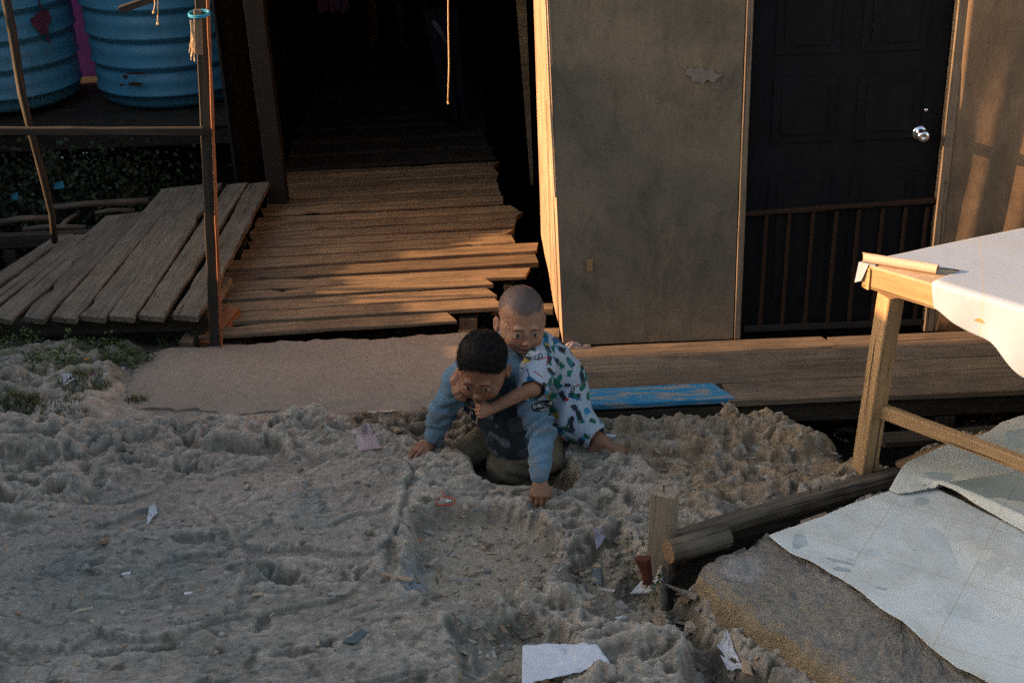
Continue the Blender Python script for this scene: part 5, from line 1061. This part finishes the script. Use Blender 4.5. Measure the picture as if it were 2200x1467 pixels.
# ------------------------------------------------------------------ people far down the passage
def figure(x, y, z0, label, shirt_c, trouser_c, yaw, step):
    t = thing('person', label, 'person', (x, y, z0), 'people standing deep in the passage'); cs, sn = math.cos(yaw), math.sin(yaw)
    def T(a, b, c): return np.array((x+a*cs-b*sn, y+a*sn+b*cs, z0+c))
    k = 1.15; s = SDF(T(0, 0, 0)-(.42, .42, .06), T(0, 0, 0)+(.42, .42, 1.98), .012)
    for sx in (-1, 1):
        st = step*sx; s.chain([T(sx*.09*k, 0, .86*k), T(sx*.10*k, -.04-st*.5, .46*k), T(sx*.11*k, st*-.2+.02, .07*k)], [.078*k, .055*k, .036*k], .03); s.cap(T(sx*.11*k, .03, .035), T(sx*.12*k, -.14, .025), .036, .03, .02)
        s.chain([T(sx*.17*k, 0, 1.33*k), T(sx*.23*k, .02, 1.06*k), T(sx*.20*k, -.08, .84*k)], [.05*k, .038*k, .028*k], .02); s.ell(T(sx*.20*k, -.10, .78*k), (.03, .045, .055), None, .02)
    s.chain([T(0, 0, .88*k), T(0, 0, 1.1*k), T(0, 0, 1.32*k)], [.13*k, .115*k, .14*k], .05); s.cap(T(0, 0, 1.36*k), T(0, -.01, 1.5*k), .055*k, .05*k, .03); s.ell(T(0, -.01, 1.57*k), (.075*k, .09*k, .11*k), None, .02)
    V, F = s.mesh(); h_ = (V[:, 2]-z0)/k; c = np.tile(np.array((.12, .065, .04)), (len(V), 1)); c[h_ > 1.58] = (.015, .012, .01); mesh('body', V, F, M['skin'], t, True, col=c)
    for nm, lo_, hi_, cc_ in (('shirt', .86, 1.38, shirt_c), ('trousers', .30, .92, trouser_c)):
        s = SDF(T(0, 0, 0)-(.42, .42, .06), T(0, 0, 0)+(.42, .42, 1.98), .012)
        if nm == 'shirt':
            s.chain([T(0, 0, .92*k), T(0, 0, 1.1*k), T(0, 0, 1.30*k)], [.15*k, .135*k, .155*k], .05)
            for sx in (-1, 1): s.chain([T(sx*.15*k, 0, 1.33*k), T(sx*.22*k, .02, 1.14*k)], [.07*k, .058*k], .03)
        else:
            s.ell(T(0, 0, .88*k), (.165*k, .14*k, .12*k), None, .02)
            for sx in (-1, 1): s.chain([T(sx*.09*k, 0, .84*k), T(sx*.10*k, -.04-step*sx*.5, .46*k)], [.10*k, .080*k], .03)
        V, F = s.mesh(); mesh(nm, V, F, M['cloth'], t, True, col=np.tile(np.array(cc_), (len(V), 1)))
f1 = at(835, 155, 12.0); figure(f1[0], 12.2, .01, 'dim figure in dark blue clothes standing deep in the passage, left of the other', (.04, .05, .07), (.05, .07, .10), .3, .05)
f2 = at(897, 160, 12.4); figure(f2[0]-.02, 12.8, .01, 'dim figure with bare shins standing deep in the passage, right of the other', (.03, .03, .035), (.06, .055, .05), -.2, .10)
# ================================================================== hanging clothes, litter, plants
def drape(name, c, w, hgt, mat, label, cat, seed=0, yaw=0., lean=0.):
    n, m = 16, 24; V = []; F = []
    for j in range(m+1):
        for i in range(n+1):
            u, v_ = i/n-.5, j/m; ww = w*(1-.25*v_+.1*math.sin(v_*5+seed)); x = u*ww+lean*v_; d = .035*math.sin(u*16+seed+v_*2)*(.3+v_)
            V.append((c[0]+x*math.cos(yaw)-d*math.sin(yaw), c[1]+x*math.sin(yaw)+d*math.cos(yaw), c[2]-hgt*v_))
    F = [[j*(n+1)+i, (j+1)*(n+1)+i, (j+1)*(n+1)+i+1, j*(n+1)+i+1] for j in range(m) for i in range(n)]
    o = mesh(name, V, F, mat, smooth=True); md = o.modifiers.new('t', 'SOLIDIFY'); md.thickness = .006; _cust(o, label, cat); return o
M['cloth_blue'] = simple('dark blue cloth', (.008, .016, .03), .9); M['cloth_purple'] = simple('purple cloth', (.06, .03, .09), .9)
c_ = at(945, 20, 9.6); drape('hanging_cloth', c_, .22, 1.0, M['cloth_blue'], 'dark blue cloth hanging beside the string in the passage', 'cloth', 2, .1, .08)
p_ = at(930, 45, 9.5); q_ = at(960, 92, 9.5); mb = MB(); tube(mb, [p_, (p_+q_)/2+(.0, 0, .01), q_], [.02, .022, .015], 8); o = mb.build('cloth_band', simple('pale striped band', (.10, .13, .16), .8), smooth=True); _cust(o, 'pale band slung across the dark blue hanging cloth', 'band')
c_ = at(712, -40, 9.6); drape('hanging_cloth', c_, .26, .22, M['cloth_purple'], 'small purple cloth hanging at the top of the passage', 'cloth', 4)
rl = random.Random(12)
def scrap(name, px, py, w, h_, mat, label, cat, th=None, lift=.004, crumple=.008, seed=0, tilt=0., ragged=.15, n=9, group=None):
    """thin crumpled piece lying on the ground, sized in metres"""
    c = onpix(px, py); th = rl.uniform(0, 3.14) if th is None else th; V = []; zr = [hz(c[0]+a*w*.4, c[1]+b*h_*.4) for a in (-1, 0, 1) for b in (-1, 0, 1)]; z0 = max(np.mean(zr), c[2])+lift
    for j in range(n+1):
        for i in range(n+1):
            u, v_ = i/n*2-1, j/n*2-1; e = 1+ragged*float(vn(math.atan2(v_, u)*1.4+seed*3, seed*1.7, 0., 5))*max(abs(u), abs(v_)); a, b = u*w/2*e, v_*h_/2*e
            x = c[0]+a*math.cos(th)-b*math.sin(th); y = c[1]+a*math.sin(th)+b*math.cos(th); V.append((x, y, z0+crumple*float(fbm(a*34+seed, b*34, o=3, seed=seed))+tilt*b))
    F = [[j*(n+1)+i, j*(n+1)+i+1, (j+1)*(n+1)+i+1, (j+1)*(n+1)+i] for j in range(n) for i in range(n)]
    o = mesh(name, V, F, mat, smooth=True); md = o.modifiers.new('t', 'SOLIDIFY'); md.thickness = .0012; _cust(o, label, cat, group); return o
def onground(name, pts, mat, label, cat, lift=.006, n=14, crumple=.004, seed=0, th=.0015):
    """bigger sheet with given pixel corners resting on the rock"""
    P = [onpix(*p) for p in pts]; zm = np.mean([p[2] for p in P])+lift; V = []
    for j in range(n+1):
        for i in range(n+1):
            u, v_ = i/n, j/n; p = P[0]*(1-u)*(1-v_)+P[1]*u*(1-v_)+P[2]*u*v_+P[3]*(1-u)*v_; gz = hz(p[0], p[1])+.002
            V.append((p[0], p[1], max(zm*.5+p[2]*.5+lift, gz)+crumple*float(fbm(p[0]*28, p[1]*28, o=3, seed=seed))-.0))
    o = mesh(name, V, [[j*(n+1)+i, j*(n+1)+i+1, (j+1)*(n+1)+i+1, (j+1)*(n+1)+i] for j in range(n) for i in range(n)], mat, smooth=True); md = o.modifiers.new('t', 'SOLIDIFY'); md.thickness = th; _cust(o, label, cat); return o
onground('paper_sheet', [(1124, 1422), (1284, 1388), (1312, 1446), (1122, 1495)], M['paper'], 'crumpled white paper sheet at the bottom edge of the photo', 'paper', seed=3, n=26, lift=.030, crumple=.012)
onground('plastic_bag', [(1545, 1440), (1590, 1402), (1618, 1410), (1570, 1475)], M['film'], 'crumpled clear plastic bag beside the concrete block', 'bag', seed=5, crumple=.02, lift=.02)
onground('plastic_bag', [(1540, 1395), (1562, 1388), (1590, 1425), (1560, 1435)], M['film'], 'greyer clear plastic film just above the crumpled bag', 'bag', seed=8, crumple=.02, lift=.015)
onground('slate_shard', [(1425, 1290), (1505, 1278), (1496, 1302), (1470, 1322)], M['block'], 'flat brown stone shard between the brick and the concrete block', 'stone', lift=.012, crumple=.002, th=.008)
onground('plastic_wrapper', [(1353, 1275), (1380, 1270), (1432, 1282), (1380, 1292)], M['film'], 'pale flat wrapper under the small green sprout', 'wrapper', lift=.012, seed=6)
onground('plastic_film', [(742, 937), (790, 934), (822, 965), (775, 972)], M['film_pink'], 'pinkish clear plastic film on the rock left of the boys', 'plastic film', lift=.008, seed=9)
onground('plastic_bag', [(136, 828), (158, 820), (172, 838), (140, 846)], M['film'], 'small clear plastic bag in the grass at the left', 'bag', lift=.02, crumple=.025, seed=4)
onground('plastic_film', [(134, 812), (152, 806), (158, 820), (136, 824)], M['film'], 'clouded film scrap just behind the small bag in the grass', 'plastic film', lift=.015, crumple=.015, seed=14)
onground('slate_chip', [(735, 1383), (775, 1352), (790, 1360), (765, 1385)], M['slate'], 'bluish grey slate chip on the rock near the bottom', 'stone', lift=.003, crumple=.001)
onground('slate_chip', [(1273, 1222), (1291, 1220), (1293, 1262), (1275, 1258)], M['slate'], 'upright narrow slate chip left of the red brick', 'stone', lift=.004, crumple=.001)
onground('foil_wrapper', [(1276, 1150), (1286, 1142), (1302, 1170), (1282, 1166)], simple('lilac foil', (.42, .38, .48), .5), 'crumpled lilac wrapper in the hollow left of the stake', 'wrapper', lift=.008, crumple=.012)
onground('white_wrapper', [(322, 1092), (334, 1088), (340, 1105), (314, 1130)], M['film'], 'twisted clear wrapper on the smooth rock at the left', 'wrapper', lift=.006, crumple=.01)
for k, (px, py, w, h_, mt, lb, ct, th) in enumerate([
    (404, 1275, .030, .017, M['shell'], 'oval white shell on the smooth rock, the nearer of two', 'shell', .1), (272, 1233, .030, .018, M['paper'], 'oval pale disc on the smooth rock, the farther of two', 'disc', .0),
    (553, 1278, .038, .018, M['chip'], 'tan wood flake beside the shallow pit in the rock', 'wood flake', .2), (165, 1427, .020, .018, M['chip'], 'small tan flake in the crack at the bottom left', 'wood flake', .5),
    (683, 1380, .012, .040, M['chip'], 'upright sliver of wood left of the bluish slate chip', 'splinter', .1), (45, 958, .022, .012, M['paper'], 'small white scrap on the ridged rock at the far left', 'scrap', .2),
    (897, 1122, .022, .010, M['orange'], 'small orange butt at the rim of the sandy hollow', 'cigarette end', -.6), (1710, 1030, .022, .008, M['orange'], 'orange cigarette end on the brown earth right of the stake', 'cigarette end', -.9),
    (1197, 1372, .018, .016, M['shell'], 'round white bottle cap above the paper sheet', 'bottle cap', .3), (1330, 1328, .026, .012, M['paper'], 'small white curl of paper on the soil below the wrapper', 'scrap', .1),
    (186, 773, .022, .014, M['orange'], 'yellow orange scrap in the weeds at the left', 'scrap', .1), (199, 805, .026, .022, M['purplep'], 'bright purple plastic scrap below the weeds', 'scrap', .1), (126, 781, .03, .014, simple('lavender scrap', (.25, .27, .42), .6), 'lavender scrap in the weeds left of the orange one', 'scrap', .2),
    (222, 776, .035, .012, M['paper'], 'white folded scrap in the weeds right of the orange one', 'scrap', .5), (262, 792, .030, .022, simple('pale blue scrap', (.35, .42, .50), .6), 'pale blue scrap at the corner of the concrete slab', 'scrap', .3), (228, 805, .03, .008, M['paper'], 'thin white sliver between the purple and the pale blue scraps', 'scrap', .3),
    (44, 853, .03, .02, M['orange'], 'orange wrapper at the far left edge of the rock', 'wrapper', .6), (1567, 1347, .03, .015, M['redp'], 'red scrap tucked under the concrete block', 'scrap', -.5), (1847, 1078, .022, .03, simple('pale green lid', (.35, .45, .44), .5), 'pale plastic piece between the black log and the white sheet', 'scrap', .2),
    (1312, 938, .045, .03, M['paper'], 'white paper scrap behind the bare foot of the toddler', 'scrap', .2), (964, 1078, .02, .012, M['paper'], 'tiny white scrap inside the orange ring', 'scrap', .3), (1023, 1118, .010, .008, M['bluep'], 'tiny blue chip in the sandy hollow', 'scrap', .3),
    (1645, 1243, .015, .01, M['paper'], 'tiny white chip on top of the concrete block', 'scrap', .3), (1060, 1190, .05, .007, M['chip'], 'thin splinter in the middle of the sandy hollow', 'splinter', -.2), (1020, 1230, .045, .013, M['chip'], 'broader wood chip low in the sandy hollow', 'wood flake', .5)]):
    if 1500 < px < 1760 and py > 1235 and py < 1300:
        P = G(px, py, .034); V = [(P[0]-w/2, P[1]-h_/2, P[2]), (P[0]+w/2, P[1]-h_/2, P[2]), (P[0]+w/2, P[1]+h_/2, P[2]+.002), (P[0]-w/2, P[1]+h_/2, P[2])]; o = mesh('scrap', V, [[0, 1, 2, 3]], mt); md = o.modifiers.new('t', 'SOLIDIFY'); md.thickness = .002; _cust(o, lb, ct)
    else: scrap(ct.replace(' ', '_'), px, py, w, h_, mt, lb, ct, th, seed=k, crumple=.004)
c_ = onpix(958, 1090); mb = MB(); tube(mb, [c_+(.036*math.cos(a), .030*math.sin(a), .007+.003*math.sin(3*a)) for a in np.linspace(0, 6.0, 20)]+[c_+(.036, -.01, .008)], .0028, 6); tube(mb, [c_+(.0, .03, .008), c_+(-.012, .055, .012), c_+(-.018, .085, .008)], .0022, 6)
o = mb.build('plastic_ring', M['redp'], smooth=True); _cust(o, 'broken orange red plastic ring on the rock in front of the kneeling boy', 'ring')
p_, q_ = onpix(1018, 1328), onpix(1078, 1386); mb = MB(); tube(mb, [p_+(0, 0, .008), (p_+q_)/2+(0, 0, .012), q_+(0, 0, .006)], .0018, 5); o = mb.build('straw', M['chip'], smooth=True); _cust(o, 'long thin pale straw across the lower hollow', 'straw')
for k, (a, b, r) in enumerate([((1120, 1350), (1168, 1362), .004), ((1125, 1392), (1200, 1360), .003), ((1098, 1362), (1122, 1340), .004)]):
    p_, q_ = onpix(*a), onpix(*b); mb = MB(); tube(mb, [p_+(0, 0, .006), q_+(0, 0, .007)], [r, r*.6], 6, k, .3); o = mb.build('twig', M['log'], smooth=True); _cust(o, ['short dark twig in the lower hollow, middle one of three', 'long dark twig above the paper sheet', 'stubby twig in the lower hollow, leftmost of three'][k], 'twig')
p_ = np.array(P3(1205, 742, .0)); V = []; rs = np.random.RandomState(3); n = 14
for j in range(n+1):
    for i in range(n+1):
        u, v_ = i/n, j/n-.5; V.append((p_[0]+.005+u*.135, p_[1]-.035+v_*.05*(1-.5*u)+.01*fbm(u*6, v_*6, seed=1), .006+.035*math.sin(min(1, u*1.4)*3.1)*math.exp(-(v_*2.4)**2)*(.8+.5*float(fbm(u*9, v_*9, seed=4)))))
o = mesh('plastic_wrapper', V, [[j*(n+1)+i, j*(n+1)+i+1, (j+1)*(n+1)+i+1, (j+1)*(n+1)+i] for j in range(n) for i in range(n)], M['film_pink'], smooth=True); _cust(o, 'crumpled pinkish wrapper on the deck against the plywood panel', 'wrapper')
mb = MB()
for px, py in ((1990, 430), (1796, 432)): pass
# plants
def leafy(name, px, py, label, cat, n=60, r=.08, hgt=.08, seed=0, kind='weed', col=(.06, .10, .03), z=None, group=None):
    rs = np.random.RandomState(seed); c = onpix(px, py) if z is None else np.array(P3(px, py, z)); V = []; F = []; C = []
    for k in range(n):
        a = rs.uniform(0, 6.28); rr = r*math.sqrt(rs.rand()); bx_, by_ = c[0]+rr*math.cos(a)*1.4, c[1]+rr*math.sin(a)*.7; bz_ = hz(bx_, by_) if z is None else c[2]
        cl = np.array(col)*rs.uniform(.5, 1.5)*np.array((rs.uniform(.8, 1.3), 1, rs.uniform(.7, 1.1)))
        if kind == 'grass':
            L = hgt*rs.uniform(.5, 1.2); dx, dy = rs.randn(2)*.45; w = .0022; th = rs.uniform(0, 3.14); i0 = len(V)
            for t in (0, .35, .7, 1.): ww = w*(1-t)+.0003; x = bx_+dx*L*t*t; y = by_+dy*L*t*t; z_2 = bz_+L*t*(1-.35*t); V += [(x-ww*math.cos(th), y-ww*math.sin(th), z_2), (x+ww*math.cos(th), y+ww*math.sin(th), z_2)]; C += [cl, cl]
            for q in range(3): F.append([i0+2*q, i0+2*q+1, i0+2*q+3, i0+2*q+2])
        else:
            h2 = hgt*rs.rand(); L = rs.uniform(.010, .024); d = rs.randn(3); d[2] = abs(d[2])*.5; d = unit(d); s_ = unit(np.cross(d, rs.randn(3)))*L*.35; p = np.array((bx_, by_, bz_+h2)); i0 = len(V)
            V += [p, p+d*L*.5+s_, p+d*L, p+d*L*.5-s_]; C += [cl]*4; F.append([i0, i0+1, i0+2, i0+3])
    o = mesh(name, V, F, M['leaf'], col=np.array(C)); _cust(o, label, cat, group); return o
for k, a in enumerate([('weed', 268, 770, 'bushy green weed at the corner of the concrete slab', 'weed', 420, .10, .07, 1), ('weed', 110, 772, 'small green weed clump left of the scraps', 'weed', 260, .10, .06, 2), ('weed', 30, 750, 'leafy weed clump at the far left under the platform', 'weed', 300, .12, .09, 3), ('weed', 190, 760, 'thin weed sprig behind the orange scrap', 'weed', 110, .06, .08, 4), ('weed', 398, 738, 'small pale sprout beside the reddish block at the post', 'weed', 60, .03, .05, 5)]):
    leafy(a[0], *a[1:5], n=a[5], r=a[6], hgt=a[7], seed=a[8], col=(.07, .115, .035))
for k, a in enumerate([(180, 825, 'grass tuft behind the small clear bag', 260, .09, .06), (300, 862, 'grass tuft at the lower left corner of the slab', 90, .05, .05), (110, 890, 'wide flat grass tuft on the ridged rock at the left', 200, .12, .05), (15, 880, 'dark grass tuft at the left edge of the photo', 400, .12, .08)]):
    leafy('grass_tuft', a[0], a[1], a[2], 'grass tuft', n=a[3], r=a[4], hgt=a[5], seed=20+k, kind='grass', col=(.085, .10, .03))
leafy('tall_grass', 355, 745, 'few tall thin grass blades rising beside the slab under the platform', 'grass blades', n=7, r=.03, hgt=.17, seed=31, kind='grass', col=(.10, .14, .07))
leafy('grass_tuft', 1290, 882, 'tiny dry grass tuft below the blue board', 'grass tuft', n=70, r=.06, hgt=.04, seed=33, kind='grass', col=(.14, .12, .06))
leafy('sprout', 1407, 1272, 'small bright green sprout at the foot of the stake', 'sprout', n=9, r=.012, hgt=.05, seed=35, col=(.12, .22, .06))
leafy('grass_tuft', 1375, 1200, 'thin green grass tuft left of the stake', 'grass tuft', n=40, r=.04, hgt=.04, seed=36, kind='grass', col=(.08, .11, .04))
def bush(px, py, Y_, label, n, r, seed, col=(.02, .035, .015)):
    rs = np.random.RandomState(seed); c = at(px, py, Y_); V = []; F = []; C = []
    for k in range(n):
        p = c+rs.randn(3)*np.array((r, r*.6, r*.45)); L = rs.uniform(.02, .05); d = unit(rs.randn(3)); s_ = unit(np.cross(d, rs.randn(3)))*L*.35; i0 = len(V); V += [p, p+d*L*.5+s_, p+d*L, p+d*L*.5-s_]; cl = np.array(col)*rs.uniform(.5, 1.8); C += [cl]*4; F.append([i0, i0+1, i0+2, i0+3])
    o = mesh('shrub', V, F, M['leaf'], col=np.array(C)); _cust(o, label, 'shrub')
bush(60, 420, 8.2, 'dark shrub in the shade below the tank stand at the left', 2200, .35, 41); bush(230, 400, 8.4, 'low dark shrub behind the platform planks', 1500, .3, 42)
for px, py, w, mt, lb in ((125, 400, .06, M['bluep'], 'blue plastic scrap in the dark shrubs behind the platform'), (30, 425, .04, M['bluep'], 'faint blue green scrap in the dark shrubs at the left edge')):
    p_ = at(px, py, 7.9); V = [p_+(-w/2, 0, -.02), p_+(w/2, .02, -.02), p_+(w/2*.8, .03, .025), p_+(-w/2*.7, 0, .02)]; o = mesh('plastic_scrap', V, [[0, 1, 2, 3]], mt); md = o.modifiers.new('t', 'SOLIDIFY'); md.thickness = .002; _cust(o, lb, 'scrap')
